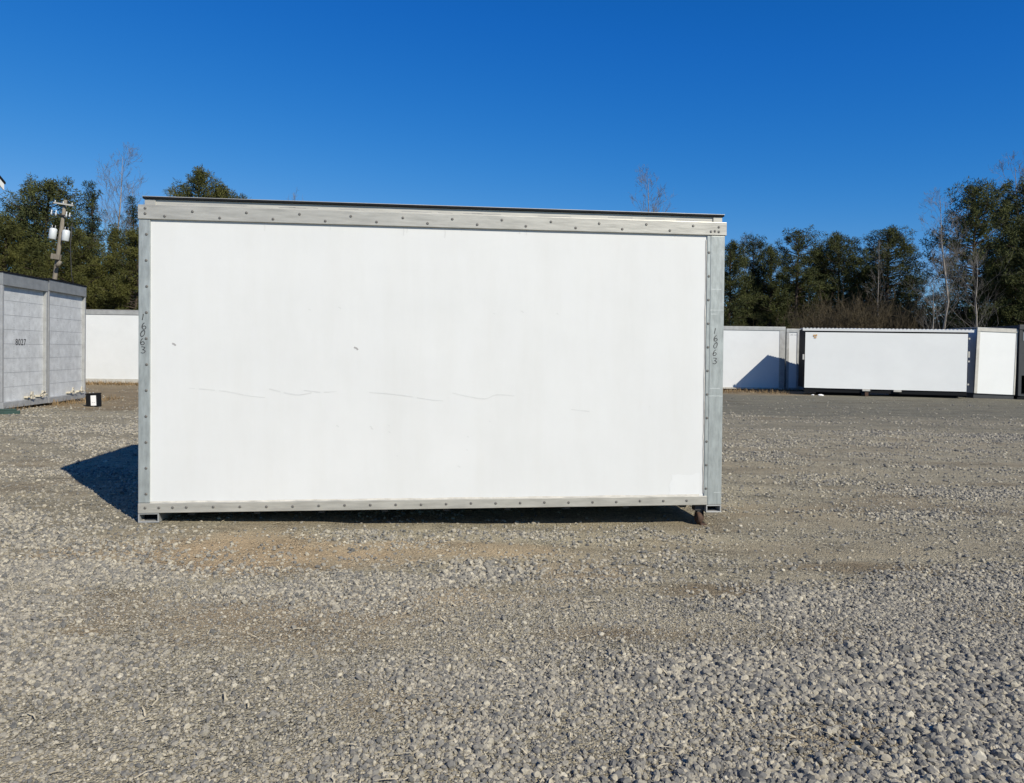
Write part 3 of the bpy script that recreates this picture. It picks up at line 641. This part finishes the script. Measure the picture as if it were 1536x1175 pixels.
# D: end of a white body leaning a little; E: open dark body at the frame's edge
D = far_box('small upright white truck body end with pale frame left of the dark open one', (16.29, 26.95, gzf(17, 27)), 0.0, 1.50, 2.42, 2.0, post_l=0.115, rt=0.12, rb=0.02, frame=M_PALEFRAME, lift=0.0, panel=M_WHITE3)
D.matrix_world = frame_matrix((17.02, 28.20, gzf(17, 27) + 0.19), 0.0) @ Matrix.Rotation(0.030, 4, 'Y')
D.children[1].data.materials[0] = M_DARKPAINT_SHADE  # white body's shaded side and gap painted in as a near-black shell
g = MB(); g.box(0.0, 1.48, 0.03, 0.5, -0.24, -0.003); g.build('plinth', M_DARKPAINT_SHADE, D)
E_ = empty('open_truck_box'); E_.matrix_world = frame_matrix((18.60, 28.16, gzf(17.8, 26.4)), 0.0)
tag(E_, 'dark open ended truck body cut off by the right edge of the photo', 'truck box', 'truck bodies parked along the yard edge')
g = MB(); EW, EH, ED = 2.4, 2.74, 3.0
g.box(0.0, 0.05, 0, ED, 0.14, EH); g.box(EW - 0.05, EW, 0, ED, 0.14, EH); g.box(0.051, EW - 0.051, 0, ED, EH - 0.05, EH); g.box(0.051, EW - 0.051, 0.0, ED, 0.14, 0.20); g.box(0.051, EW - 0.051, ED - 0.05, ED, 0.201, EH - 0.051)
g.build('body_shell', M_DARKPAINT_SHADE, E_)
for x0 in (0.0, EW - 0.1):
    g = MB(); g.box(x0 - 0.005, x0 + 0.105, -0.03, -0.002, 0.15, EH - 0.16, 0.006); g.build('corner_post', M_DARKPAINT_SHADE, E_)
g = MB(); g.box(-0.02, EW + 0.02, -0.05, 0.06, EH - 0.158, EH + 0.02, 0.01); g.build('top_rail', M_STEEL, E_)
g = MB(); g.box(0.106, EW - 0.106, 0.02, 0.05, 0.9, EH - 0.165); g.build('door', M_DARKPAINT_SHADE, E_)
g = MB(); g.box(0.16, 0.9, 0.010, 0.019, EH - 0.56, EH - 0.26, 0.003); g.build('window', mat('dull_glass', (0.20, 0.23, 0.26), 0.3), E_)
g = MB(); g.box(0.0, EW, 0.03, 0.3, -0.05, 0.139); g.build('underframe', M_BLACK, E_)

# the grey pair on the left, faces looking across the yard
def grey_box(label, p0, p1, H, W, number=None):
    v = Vector((p1[0] - p0[0], p1[1] - p0[1], 0)); L = v.length; yaw = math.atan2(v.y, v.x)
    root = empty('truck_box'); root.matrix_world = frame_matrix((p0[0], p0[1], p0[2]), yaw)
    tag(root, label, 'truck box', 'grey truck bodies on the left')
    # the face looks along local -y (towards +x in the world)
    g = MB(); g.box(0.065, L - 0.065, 0.07, 0.13, 0.13, H - 0.251)
    nrow = 8; hh = (H - 0.38) / nrow
    for k in range(1, nrow): g.box(0.066, L - 0.066, 0.068, 0.071, 0.13 + k * hh - 0.0035, 0.13 + k * hh + 0.0035, 0, 1)
    for q in (0.31, 0.64):
        for k in range(44): zz = 0.2 + k * (H - 0.55) / 44; g.box(L * q - 0.005, L * q + 0.005, 0.067, 0.071, zz, zz + 0.012, 0, 1)
    pn = g.build('door', [M_GREY, M_SEAM], root)
    g = MB(); g.box(0.002, L - 0.002, 0.131, W, 0.05, H - 0.03); g.build('body_shell', M_GREY, root)
    g = MB(); g.box(0, 0.065, 0.0, 0.129, 0.13, H - 0.252, 0.006); g.build('corner_post', M_GREYRAIL, root)
    g = MB(); g.box(L - 0.065, L, 0.0, 0.129, 0.13, H - 0.252, 0.006); g.build('corner_post', M_GREYRAIL, root)
    g = MB(); g.box(0.0, L, -0.012, 0.129, H - 0.25, H, 0.008); g.build('top_rail', M_DULLRAIL, root)
    g = MB(); g.box(0.0, L, -0.02, 0.129, 0.0, 0.128, 0.008); g.build('bottom_rail', M_GREYRAIL, root)
    g = MB(); g.box(-0.01, L + 0.01, -0.03, W, H + 0.001, H + 0.03, 0.006); g.build('roof', M_BLACK, root)
    g = MB()
    g.box(0.15, L - 0.15, 0.25, W - 0.2, -0.10, 0.049)
    g.build('underframe', M_STEEL, root)
    # cluster of pale latch hardware low on the door
    rr = random.Random(len(label))
    for kx in (0.58, 0.83):
        g = MB()
        g.box(L * kx - 0.10, L * kx + 0.10, -0.03, 0.069, 0.16, 0.20, 0.006); g.box(L * kx - 0.03, L * kx + 0.05, -0.06, -0.031, 0.14, 0.30, 0.008)
        for q in range(5):
            a = Vector((L * kx + rr.uniform(-.13, .13), -0.04, 0.15 + rr.uniform(0, .08))); b = a + Vector((rr.uniform(-.12, .12), -0.02, rr.uniform(-.04, .06)))
            g.tube([a, (a + b) / 2 + Vector((0, -0.02, 0.02)), b], 0.013, 6)
        g.build('latch', M_CREAM, root)
    if number:
        text_mesh(number, 0.19, 'stencilled_number', root, M_INK, (L * 0.34, 0.0675, H * 0.47), (math.pi / 2, 0, 0))
    return root
grey_box('grey riveted metal truck body marked 8027 with latches at its foot', (-10.31, 15.50, gzf(-10.3, 15.5) + 0.05), (-10.49, 17.32, 0), 2.76, 6.0, '8027')
grey_box('plain grey riveted metal truck body beside the one marked 8027', (-10.50, 17.36, gzf(-10.5, 17.4) + 0.05), (-10.80, 19.42, 0), 2.80, 6.0)

# ------------------------------------------------------------------ small things on the ground
bt = empty('battery', (-9.54, 17.5, gzf(-9.54, 17.5)), (0.0, -0.05, -0.10)); bt.scale = (0.86, 0.9, 0.94)
tag(bt, 'black battery with a white label standing on the brown dirt', 'battery')
g = MB(); g.box(-0.16, 0.16, -0.09, 0.09, 0, 0.29, 0.008); g.build('case', M_BLACK, bt)
g = MB(); g.box(-0.165, 0.165, -0.095, 0.095, 0.292, 0.33, 0.008); g.build('lid', M_BLACK, bt)
g = MB(); g.box(-0.015, 0.135, -0.0935, -0.0905, 0.03, 0.275); g.box(0.02, 0.05, -0.095, -0.0935, 0.10, 0.11, 0, 1); g.box(0.07, 0.10, -0.095, -0.0935, 0.10, 0.11, 0, 1); g.build('label', [M_PAPER, M_SEAM], bt)
for xx in (-0.1, 0.0):
    g = MB(); g.tube([(xx, 0, 0.325), (xx, 0, 0.35)], 0.014, 8); g.build('terminal', M_GREYRAIL, bt)
g = MB(); g.box(-0.28, 0.26, -0.06, 0.06, 0, 0.07, 0.006); g.box(-0.2, 0.20, -0.05, 0.05, 0.071, 0.11, 0.006)
tag(g.build('wooden_plank', M_GREENWOOD, None, (-9.93, 15.0, gzf(-9.93, 15.0) - 0.01), (0, 0, 0.5)), 'dark green plank on the dirt beside the grey body marked 8027', 'plank')
rr = random.Random(8)
for k, (xx, yy, s) in enumerate(((11.15, 28.35, 0.06), (11.42, 28.3, 0.11))):
    b = bmesh.new(); bmesh.ops.create_icosphere(b, subdivisions=2, radius=1)
    for v in b.verts: v.co = Vector((v.co.x * s * (1 + rr.uniform(-.25, .25)), v.co.y * s * 0.6, v.co.z * s * 0.32 * (1 + rr.uniform(-.3, .3))))
    g = MB(); g._merge(b, 0)
    tag(g.build('rubble', M_PAPER, None, (xx, yy, gzf(xx, yy) + 0.02)), ['small white rubble lump under the left end of the wavy roofed body', 'larger flat white rubble lump under the wavy roofed body'][k], 'rubble')

# ------------------------------------------------------------------ building whose roof corner shows top left
HB = empty('building', (-16.95, 25.2, gzf(-16.9, 25)))
tag(HB, 'white building with a dark roof edge, only its eave corner showing at left', 'building')
P = Vector((-16.53, 25.0, 6.70)); a_ = Vector((-0.2, -0.98, 0)); b_ = Vector((-0.98, 0.2, 0)); sl = 0.80; span = 8.0; ln = 9.0
org = Vector(HB.location)
def hp(u, v, z): return tuple(P + a_ * u + b_ * v + Vector((0, 0, z)) - org)
g = MB()
for (u0, u1, z0, z1) in ((0, span / 2, 0, sl * span / 2), (span / 2, span, sl * span / 2, 0)):
    t = 0.07
    vs = [g.bm.verts.new(hp(u, v, z + dz)) for dz in (-t, 0) for (u, z) in ((u0, z0), (u1, z1)) for v in (0, ln)]
    for q in ((0, 1, 3, 2), (4, 6, 7, 5), (0, 4, 5, 1), (2, 3, 7, 6), (0, 2, 6, 4), (1, 5, 7, 3)): g.bm.faces.new([vs[i] for i in q])
g.build('roof', M_BLACK, HB)
g = MB()
for (u0, u1, z0, z1) in ((0.02, span / 2, 0.016, sl * span / 2), (span / 2, span - 0.02, sl * span / 2, 0.016)):
    vs = [g.bm.verts.new(hp(u, v, z + dz)) for dz in (-0.28, -0.072) for (u, z) in ((u0, z0), (u1, z1)) for v in (0.04, 0.08)]
    for q in ((0, 1, 3, 2), (4, 6, 7, 5), (0, 4, 5, 1), (2, 3, 7, 6), (0, 2, 6, 4), (1, 5, 7, 3)): g.bm.faces.new([vs[i] for i in q])
g.build('fascia', M_WHITE, HB)
g = MB(); zb = -org.z * 0 - P.z + 0.0
u0, u1, v0, v1 = 0.7, span - 0.7, 0.55, ln - 0.5
gab = [(u0, -6.7), (u0, sl * u0 - 0.09), (span / 2, sl * span / 2 - 0.09), (u1, sl * u0 - 0.09), (u1, -6.7)]
A1 = [g.bm.verts.new(hp(u, v0, z)) for u, z in gab]; A2 = [g.bm.verts.new(hp(u, v1, z)) for u, z in gab]
g.bm.faces.new(A1); g.bm.faces.new(A2[::-1])
for k in range(5): g.bm.faces.new((A1[k], A1[(k + 1) % 5], A2[(k + 1) % 5], A2[k]))
bmesh.ops.recalc_face_normals(g.bm, faces=g.bm.faces[:])
g.build('wall', M_WHITE2, HB)

# ------------------------------------------------------------------ utility pole
pb, pt = Vector((-23.3, 38.0, gzf(-23.3, 38))), Vector((-22.17, 38.0, 8.62))
UP = empty('utility_pole', pb); UP.rotation_euler = (0, math.atan2(pt.x - pb.x, pt.z - pb.z), 0)
tag(UP, 'leaning wooden utility pole with two pale transformers in front of the pines', 'utility pole')
UL = (pt - pb).length
g = MB(); g.tube([(0, 0, -0.3), (0, 0, 3), (0, 0, 6), (0, 0, UL)], [0.13, 0.118, 0.10, 0.080], 12); g.build('pole', M_POLE, UP)
g = MB(); g.box(-0.46, 0.50, -0.20, -0.11, UL - 0.27, UL - 0.20, 0.01); ca = g.build('crossarm', M_PALEFRAME, UP)
for xx in (-0.40, 0.44, 0.0):
    g = MB(); g.tube([(xx, -0.155, UL - 0.199), (xx, -0.155, UL - 0.16), (xx, -0.155, UL - 0.10)], [0.02, 0.035, 0.015], 8); g.build('insulator', M_TRANSF, ca)
for xx, s in ((-0.26, 1), (-0.48, .9), (0.26, 1), (0.42, .8)):
    g = MB(); z0 = UL - 0.98; z0 = UL - 0.74; g.tube([(xx, -0.2, z0 - 0.12 * s), (xx, -0.2, z0), (xx, -0.2, z0 + 0.05), (xx, -0.2, z0 + 0.16 * s)], [0.035, 0.04, 0.02, 0.028], 8); g.build('fuse_cutout', M_TRANSF, UP)
g = MB(); g.box(-0.55, 0.50, -0.17, -0.10, UL - 0.80, UL - 0.75, 0.005); g.build('bracket', M_STEEL, UP)
for xx in (-0.32, 0.32):
    g = MB(); z0 = UL - 2.02
    g.tube([(xx, -0.12, z0), (xx, -0.12, z0 + 0.03), (xx, -0.12, z0 + 0.50), (xx, -0.12, z0 + 0.55)], [0.15, 0.17, 0.17, 0.12], 18); tf = g.build('transformer', M_TRANSF, UP)
    for q in (-0.08, 0.08):
        g = MB(); g.tube([(xx + q, -0.12, z0 + 0.54), (xx + q, -0.12, z0 + 0.70)], [0.028, 0.016], 8); g.build('bushing', M_GREYRAIL, tf)
    sg = 1 if xx > 0 else -1
    for dz in (0.08, 0.36):
        g = MB(); g.box(min(sg * 0.09, sg * 0.17), max(sg * 0.09, sg * 0.17), -0.10, 0.0, z0 + dz, z0 + dz + 0.08); g.build('bracket', M_STEEL, UP)
g = MB(); z0 = UL - 2.98; g.box(-0.16, 0.26, -0.32, -0.13, z0, z0 + 0.26, 0.01); g.build('meter_box', M_POLE, UP)
g = MB(); g.tube([(0.20, -0.3, z0 - 0.36), (0.27, -0.31, z0 - 0.22), (0.36, -0.32, z0 - 0.06)], [0.07, 0.11, 0.07], 10); g.build('lamp_head', M_POLE, UP)
g = MB(); g.tube([(0.60, -0.2, UL - 1.1), (0.66, -0.2, UL - 2.2), (0.85, -0.1, UL - 3.6), (1.1, 0.1, UL - 4.6)], 0.018, 5); g.tube([(0.36, -0.2, UL - 1.1), (0.42, -0.16, UL - 1.35)], 0.015, 5); g.build('cable', M_STEEL, UP)

# ------------------------------------------------------------------ trees
def tube_np(P, R, n=5):
    P = np.asarray(P, float); R = np.asarray(R, float); m = len(P)
    d = np.gradient(P, axis=0); d /= np.linalg.norm(d, axis=1)[:, None] + 1e-9
    ref = np.where(np.abs(d[:, 2:3]) > 0.9, [[1, 0, 0]], [[0, 0, 1]])
    a = np.cross(d, ref); a /= np.linalg.norm(a, axis=1)[:, None] + 1e-9; c = np.cross(d, a)
    t = 2 * np.pi * np.arange(n) / n
    V = P[:, None] + (a[:, None] * np.cos(t)[None, :, None] + c[:, None] * np.sin(t)[None, :, None]) * R[:, None, None]
    i = np.arange(m - 1)[:, None] * n; k = np.arange(n)[None]; k2 = (k + 1) % n
    Fq = np.stack([i + k, i + k2, i + n + k2, i + n + k], -1).reshape(-1, 4)
    return V.reshape(-1, 3), Fq
class Acc:
    def __init__(s): s.V = []; s.F = []; s.n = 0
    def add(s, V, F): s.V.append(V); s.F.append(F + s.n); s.n += len(V)
    def get(s): return np.concatenate(s.V), np.concatenate(s.F)
def tufts(C, rad, nb, r, blade=0.30, wd=0.05, up=0.25):
    """needle blades bursting from tuft centres C"""
    n = len(C) * nb; cc = np.repeat(C, nb, 0); rr_ = np.repeat(rad, nb)
    d = r.randn(n, 3); d[:, 2] += up; d /= np.linalg.norm(d, axis=1)[:, None]
    p = cc + d * (rr_ * (r.rand(n) ** 0.5) * 0.95)[:, None]
    e = d + r.randn(n, 3) * 0.6; e /= np.linalg.norm(e, axis=1)[:, None]
    s = np.cross(e, r.randn(n, 3)); s /= np.linalg.norm(s, axis=1)[:, None] + 1e-9
    L = (blade * (0.6 + 0.7 * r.rand(n)))[:, None]; W = (wd * (0.6 + 0.8 * r.rand(n)))[:, None]
    V = np.stack([p - s * W * .5, p + s * W * .5, p + e * L + s * W * .25, p + e * L - s * W * .25], 1).reshape(-1, 3)
    return V, np.arange(n * 4).reshape(-1, 4)

def pine_meshes(seed, H=10.0, base=0.35, rad=2.0, prof='round', nbr=60, nb=44, tuft=0.36, blade=0.26, wd=0.055):
    r = np.random.RandomState(seed)
    tr = Acc(); zt = np.linspace(0, H * 0.97, 9); bend = np.stack([np.cumsum(r.randn(9) * 0.07), np.cumsum(r.randn(9) * 0.07), zt], -1); bend[0, :2] = 0
    tr.add(*tube_np(bend, np.linspace(0.017 * H + 0.02, 0.025, 9), 8))
    C = []; Rr = []
    for k in range(nbr):
        t = base + (1 - base) * ((k + r.rand()) / nbr); u = (t - base) / (1 - base)
        if prof == 'round': w_ = rad * (math.sin(math.pi * min(1, (u * 0.86 + 0.16))) ** 0.7) * (0.55 + 0.6 * r.rand())
        elif prof == 'cone': w_ = rad * (1 - u) ** 0.8 * (0.75 + 0.4 * r.rand()) + 0.10
        else: w_ = rad * (min(1, 0.55 + u) * (1 - u ** 2.6) ** 0.6) * (0.55 + 0.6 * r.rand()) + 0.1
        a = k * 2.39996 + r.randn() * 0.5; rise = 0.15 + 0.55 * u + r.randn() * 0.12
        p0 = np.array([np.interp(t * H, zt, bend[:, 0]), np.interp(t * H, zt, bend[:, 1]), t * H])
        dr = np.array([math.cos(a), math.sin(a), 0])
        if prof == 'cone': rise = -0.05 + 0.3 * u
        pts = np.array([p0 + dr * w_ * q + np.array([0, 0, w_ * rise * q ** 1.4]) for q in (0, 0.35, 0.7, 1)]); pts[1:] += r.randn(3, 3) * 0.05 * w_
        if pts[-1, 2] > H: pts[:, 2] -= (pts[-1, 2] - H) * np.array([0, .3, .7, 1])
        tr.add(*tube_np(pts, np.array([0.045, 0.03, 0.02, 0.008]) * (H / 10) * (0.6 + 0.4 * w_ / rad), 4))
        nt_ = max(2, int(w_ / rad * 9))
        for q in np.linspace(0.42 if w_ > 0.8 else 0.2, 1.02, nt_):
            c = np.array([np.interp(q, (0, .35, .7, 1.02), pts[:, j]) for j in range(3)]) + r.randn(3) * 0.17
            C.append(c); Rr.append(tuft * (0.6 + 0.7 * r.rand()))
    C.append(bend[-1] + [0, 0, 0.1]); Rr.append(tuft * 0.8)
    V, Fq = tufts(np.array(C), np.array(Rr), nb, r, blade, wd)
    return tr.get(), (V, Fq)

def bare_meshes(seed, H=10.0, spread=0.28, levels=4, start=0.3, n1=22, thin=1.0):
    r = np.random.RandomState(seed); tr = Acc(); tw = Acc()
    zt = np.linspace(0, H, 10); bend = np.stack([np.cumsum(r.randn(10) * 0.008 * H), np.cumsum(r.randn(10) * 0.008 * H), zt], -1); bend[0, :2] = 0
    tr.add(*tube_np(bend, np.linspace(0.011 * H, 0.010, 10) * thin, 7))
    def branch(p, d, L, R, lev):
        k = 5; pts = [p]
        for _ in range(k - 1):
            d = d + r.randn(3) * 0.12 + np.array([0, 0, 0.10]); d /= np.linalg.norm(d); pts.append(pts[-1] + d * L / (k - 1))
        pts = np.array(pts); tw.add(*tube_np(pts, np.linspace(R, max(0.003, R * 0.35), k), 3))
        if lev >= levels: return
        for _ in range(r.randint(3, 6)):
            q = 0.25 + 0.75 * r.rand(); i = min(int(q * (k - 1)), k - 2); f = q * (k - 1) - i
            b = pts[i] * (1 - f) + pts[i + 1] * f; e = (pts[i + 1] - pts[i]); e /= np.linalg.norm(e)
            s = r.randn(3); s -= e * s.dot(e); s /= np.linalg.norm(s); nd = e * 0.8 + s * 0.62; nd /= np.linalg.norm(nd)
            branch(b, nd, L * (0.42 + 0.2 * r.rand()), max(0.0045, R * 0.45), lev + 1)
    for k in range(n1):
        t = start + (0.97 - start) * (k + r.rand()) / n1; a = k * 2.4 + r.randn() * 0.4
        p = np.array([np.interp(t * H, zt, bend[:, j]) for j in range(3)])
        L = H * spread * (1.05 - t) ** 0.6 * (0.7 + 0.6 * r.rand()); el = 0.75 + 0.35 * r.rand()
        branch(p, np.array([math.cos(a) * math.cos(el), math.sin(a) * math.cos(el), math.sin(el)]), L, (0.010 + 0.016 * (1 - t)) * H / 10 * thin, 2)
    return tr.get(), tw.get()

def mesh_only(name, VF, m):
    o = np_mesh(name, VF[0], VF[1], m); me = o.data; COL.objects.unlink(o); bpy.data.objects.remove(o); return me
KINDS = {}
def kind(key, gen, crown_name, trunk_m, crown_m):
    t, c = gen; KINDS[key] = (mesh_only('trunk', t, trunk_m), mesh_only(crown_name, c, crown_m), crown_name, crown_m)
kind('round', pine_meshes(1, 10, 0.40, 2.1, 'round', 112, 56, 0.26, 0.14, 0.028), 'crown', M_BARK, M_PINE[1])
kind('round_tall', pine_meshes(2, 10, 0.28, 1.9, 'round', 112, 54, 0.26, 0.14, 0.028), 'crown', M_BARK, M_PINE[1])
kind('open', pine_meshes(3, 10, 0.32, 1.8, 'open', 68, 56, 0.23, 0.14, 0.028), 'crown', M_BARK, M_PINE[2])
kind('big', pine_meshes(4, 10, 0.22, 2.5, 'open', 138, 54, 0.25, 0.14, 0.030), 'crown', M_BARK, M_PINE[1])
kind('dense', pine_meshes(5, 10, 0.06, 2.6, 'open', 160, 54, 0.30, 0.15, 0.036), 'crown', M_BARK, M_PINE[0])
kind('dense_cone', pine_meshes(6, 10, 0.05, 2.3, 'cone', 130, 52, 0.27, 0.15, 0.036), 'crown', M_BARK, M_PINE[0])
kind('spire', pine_meshes(7, 10, 0.10, 1.5, 'cone', 90, 46, 0.20, 0.13, 0.030), 'crown', M_BARK, M_PINE[2])
kind('bare', bare_meshes(8, 10, 0.32, 5, 0.22, 22), 'branches', M_PALEBARK, M_TWIG)
kind('bare_wide', bare_meshes(9, 10, 0.40, 4, 0.18, 22), 'branches', M_PALEBARK, M_TWIG)
kind('bare_thin', bare_meshes(10, 10, 0.24, 4, 0.40, 20, 0.6), 'branches', M_PALEBARK, M_TWIG)

def ray(px, py, Y):
    d = _f + _r * ((px - 768) / 1150) + _u * ((587.5 - 40 - py) / 1150)
    return Vector((0, 0, CAM_H)) + d * (Y / d.y)
TREE_NO = [0]
def tree(key, px, top, Y, label, wide=1.0, group=None, rz=None, leafm=None, lean=0.0):
    """a tree standing Y metres away whose top and bearing were read off the photograph"""
    p = ray(px, top, Y); z0 = gzf(p.x, Y) - 0.05; h = (p.z - z0) / 10.0
    tm, cm, cn, dm = KINDS[key]; TREE_NO[0] += 1
    nm = {'bare': 'bare_tree', 'bare_wide': 'bare_tree', 'bare_thin': 'bare_tree', 'spire': 'spruce_tree'}.get(key, 'pine_tree')
    root = empty(nm, (p.x, Y, z0), (0, lean, (TREE_NO[0] * 1.7 if rz is None else rz))); root.scale = (h * wide, h * wide, h)
    t = bpy.data.objects.new('trunk', tm); c = bpy.data.objects.new(cn, cm)
    for o in (t, c): COL.objects.link(o); o.parent = root
    if leafm: c.material_slots[0].link = 'OBJECT'; c.material_slots[0].material = leafm
    tag(root, label, 'tree', group)
    return root
GL, GR = 'trees behind the left side of the yard', 'trees behind the right row of boxes'
# left
tree('dense', -45, 318, 50, 'dense olive pine cut off by the left photo edge above the grey bodies', 1.1, GL)
tree('dense', 12, 335, 47, 'low dense olive pine at the left photo edge below its taller neighbour', 1.0, GL)
tree('dense', 78, 278, 50, 'biggest broad green pine directly behind the utility pole', 1.05, GL, leafm=M_PINE[1])
tree('open', 38, 304, 52, 'bluish pine with open gaps left of the biggest pine', 0.9, GL)
tree('spire', 136, 280, 51, 'pointed dark spruce just right of the biggest pine', 1.0, GL)
tree('dense', 118, 352, 44, 'olive pine low in front, right beside the utility pole', 0.95, GL)
tree('dense_cone', 165, 342, 46, 'olive cone shaped pine below the tall bare tree', 1.0, GL)
tree('dense', 200, 352, 44, 'bushy olive pine touching the left edge of the big white box', 1.0, GL, leafm=M_PINE[0])
tree('spire', 198, 302, 53, 'pointed blue green spruce between the bare tree and the big white box', 1.0, GL)
tree('dense_cone', 40, 365, 42, 'low bushy olive pine above the box marked 8027', 1.2, GL)
tree('bare', 180, 236, 52, 'tall pale leafless tree rising above the pines on the left', 0.75, GL)
tree('bare_thin', 203, 272, 54, 'slimmer pale leafless tree close beside the tall leafless one', 0.9, GL)
tree('round_tall', 289, 257, 54, 'green pine crown standing up behind the left top corner of the white box', 1.0, GL, leafm=M_PINE[0])
tree('round', 342, 286, 56, 'low rounded pine tip just showing above the white box roof', 0.9, GL, leafm=M_PINE[0])
tree('bare_thin', 440, 288, 60, 'faint thin leafless treetop above the left half of the white box roof', 0.8, GL)
# right
tree('bare', 974, 266, 58, 'leafless treetop poking above the right part of the white box roof', 0.75, GR)
tree('round_tall', 1092, 364, 54, 'dark pine right beside the right edge of the white box', 1.0, GR)
tree('open', 1131, 358, 57, 'slim bluish pine second from the right edge of the white box', 0.9, GR)
tree('round_tall', 1160, 372, 55, 'short pine between the slim bluish pine and the taller open one', 0.9, GR)
tree('open', 1197, 349, 55, 'taller open pine with sky gaps behind the two narrow bodies', 1.15, GR, leafm=M_PINE[1])
tree('round', 1262, 354, 56, 'round topped pine behind the left end of the wavy roofed body', 1.05, GR)
tree('round', 1229, 374, 58, 'lower pine filling the gap left of the round topped pine', 0.9, GR)
tree('round', 1330, 346, 55, 'dome shaped green pine standing apart from the tall right trees', 1.15, GR)
tree('dense', 1300, 408, 58, 'low olive pine under the dome shaped pine', 0.9, GR)
tree('open', 1375, 418, 60, 'small pine in the gap between the dome shaped pine and the pale leafless tree', 1.1, GR)
tree('big', 1466, 283, 48, 'tallest dark pine behind the right end of the row, domed top', 0.95, GR)
tree('big', 1534, 280, 50, 'tall dark pine cut off by the right photo edge', 0.95, GR)
tree('dense', 1560, 330, 46, 'dense dark pine beyond the right photo edge, its side showing', 1.0, GR, leafm=M_PINE[1])
tree('dense', 1490, 395, 52, 'low dark pine under the tallest pine', 1.0, GR, leafm=M_PINE[3])
tree('dense', 1130, 420, 58, 'low dark pine behind the body with the slanting shadow', 1.0, GR, leafm=M_PINE[3])
tree('dense', 1190, 425, 57, 'low olive pine behind the gap between the two left bodies of the right row', 0.9, GR)
tree('bare', 1416, 300, 43, 'pale leafless tree with forked trunk left of the tallest pine', 0.85, GR, rz=2.2)
tree('bare_thin', 1318, 360, 50, 'slender pale leafless trunk in front of the dome shaped pine', 0.8, GR)
tree('bare_wide', 1476, 385, 41, 'spreading small leafless tree above the small upright white body', 1.0, GR)
tree('bare', 1533, 250, 52, 'high leafless treetop at the right photo edge', 0.8, GR)
tree('bare_wide', 1395, 415, 42, 'low spreading leafless tree left of the pale forked one', 1.0, GR)
tree('bare_thin', 1118, 352, 60, 'faint leafless twigs above the dark pine beside the white box', 1.1, GR)
# behind the box, for the gap a step to the side would open
for px, top, key in ((400, 330, 'round'), (500, 345, 'open'), (600, 350, 'dense'), (700, 352, 'round'), (800, 350, 'dense'), (900, 352, 'open'), (1000, 356, 'round')):
    tree(key, px, top, 56, 'pine hidden behind the big white box', 1.1, 'pines behind the big white box')

# brown thicket and far wood: masses nobody could count
def thicket():
    r = np.random.RandomState(21); acc = Acc(); n = 2600
    px = np.concatenate([1215 + 215 * r.rand(n), 1085 + 460 * r.rand(n // 2), 130 + 90 * r.rand(260)])
    for q in range(len(px)):
        Y = 49 + 4 * r.rand(); x = ray(px[q], 500, Y).x
        hmax = 5.6 - 1.4 * abs(px[q] - 1290) / 100 if 1215 < px[q] < 1430 else 2.6
        h = max(1.2, hmax * (0.35 + 0.65 * r.rand() ** 1.6)); a = r.rand() * 6.283; l_ = 0.25 + 0.3 * r.rand()
        p = np.array([x, Y, 0.0]); d = np.array([math.cos(a) * l_, math.sin(a) * l_, 1.0])
        pts = np.array([p, p + d * h * 0.5 + r.randn(3) * 0.12, p + d * h + r.randn(3) * 0.2])
        acc.add(*tube_np(pts, [0.022, 0.016, 0.007], 3))
        for _ in range(7):
            t = 0.3 + 0.7 * r.rand(); b = pts[0] * (1 - t) + pts[2] * t; e = r.randn(3) * 0.5 + np.array([0, 0, 0.6])
            acc.add(*tube_np(np.array([b, b + e * 0.5, b + e * 0.9 + r.randn(3) * .1]), [0.013, 0.010, 0.005], 3))
    V, Fq = acc.get()
    tag(np_mesh('thicket', V, Fq, M_BRUSH), 'brown leafless thicket tangled under the trees', 'thicket', kind='stuff')
thicket()
def far_wood():
    r = np.random.RandomState(22); n = 2600
    x = -75 + 150 * r.rand(n); y = 60 + 8 * r.rand(n)
    hm = 3.6 + 3.4 * vnoise(x, y * 0 + 3, 0.22, 5) + np.where(x < -10, 1.6, 0)
    C = np.stack([x, y, hm * r.rand(n) ** 0.8], -1)
    V, Fq = tufts(C, 0.55 + 0.5 * r.rand(n), 36, r, 0.42, 0.14, 0.3)
    tag(np_mesh('far_wood', V, Fq, M_PINE[3]), 'dark far wood filling the gaps behind the pines', 'wood', kind='stuff')
far_wood()
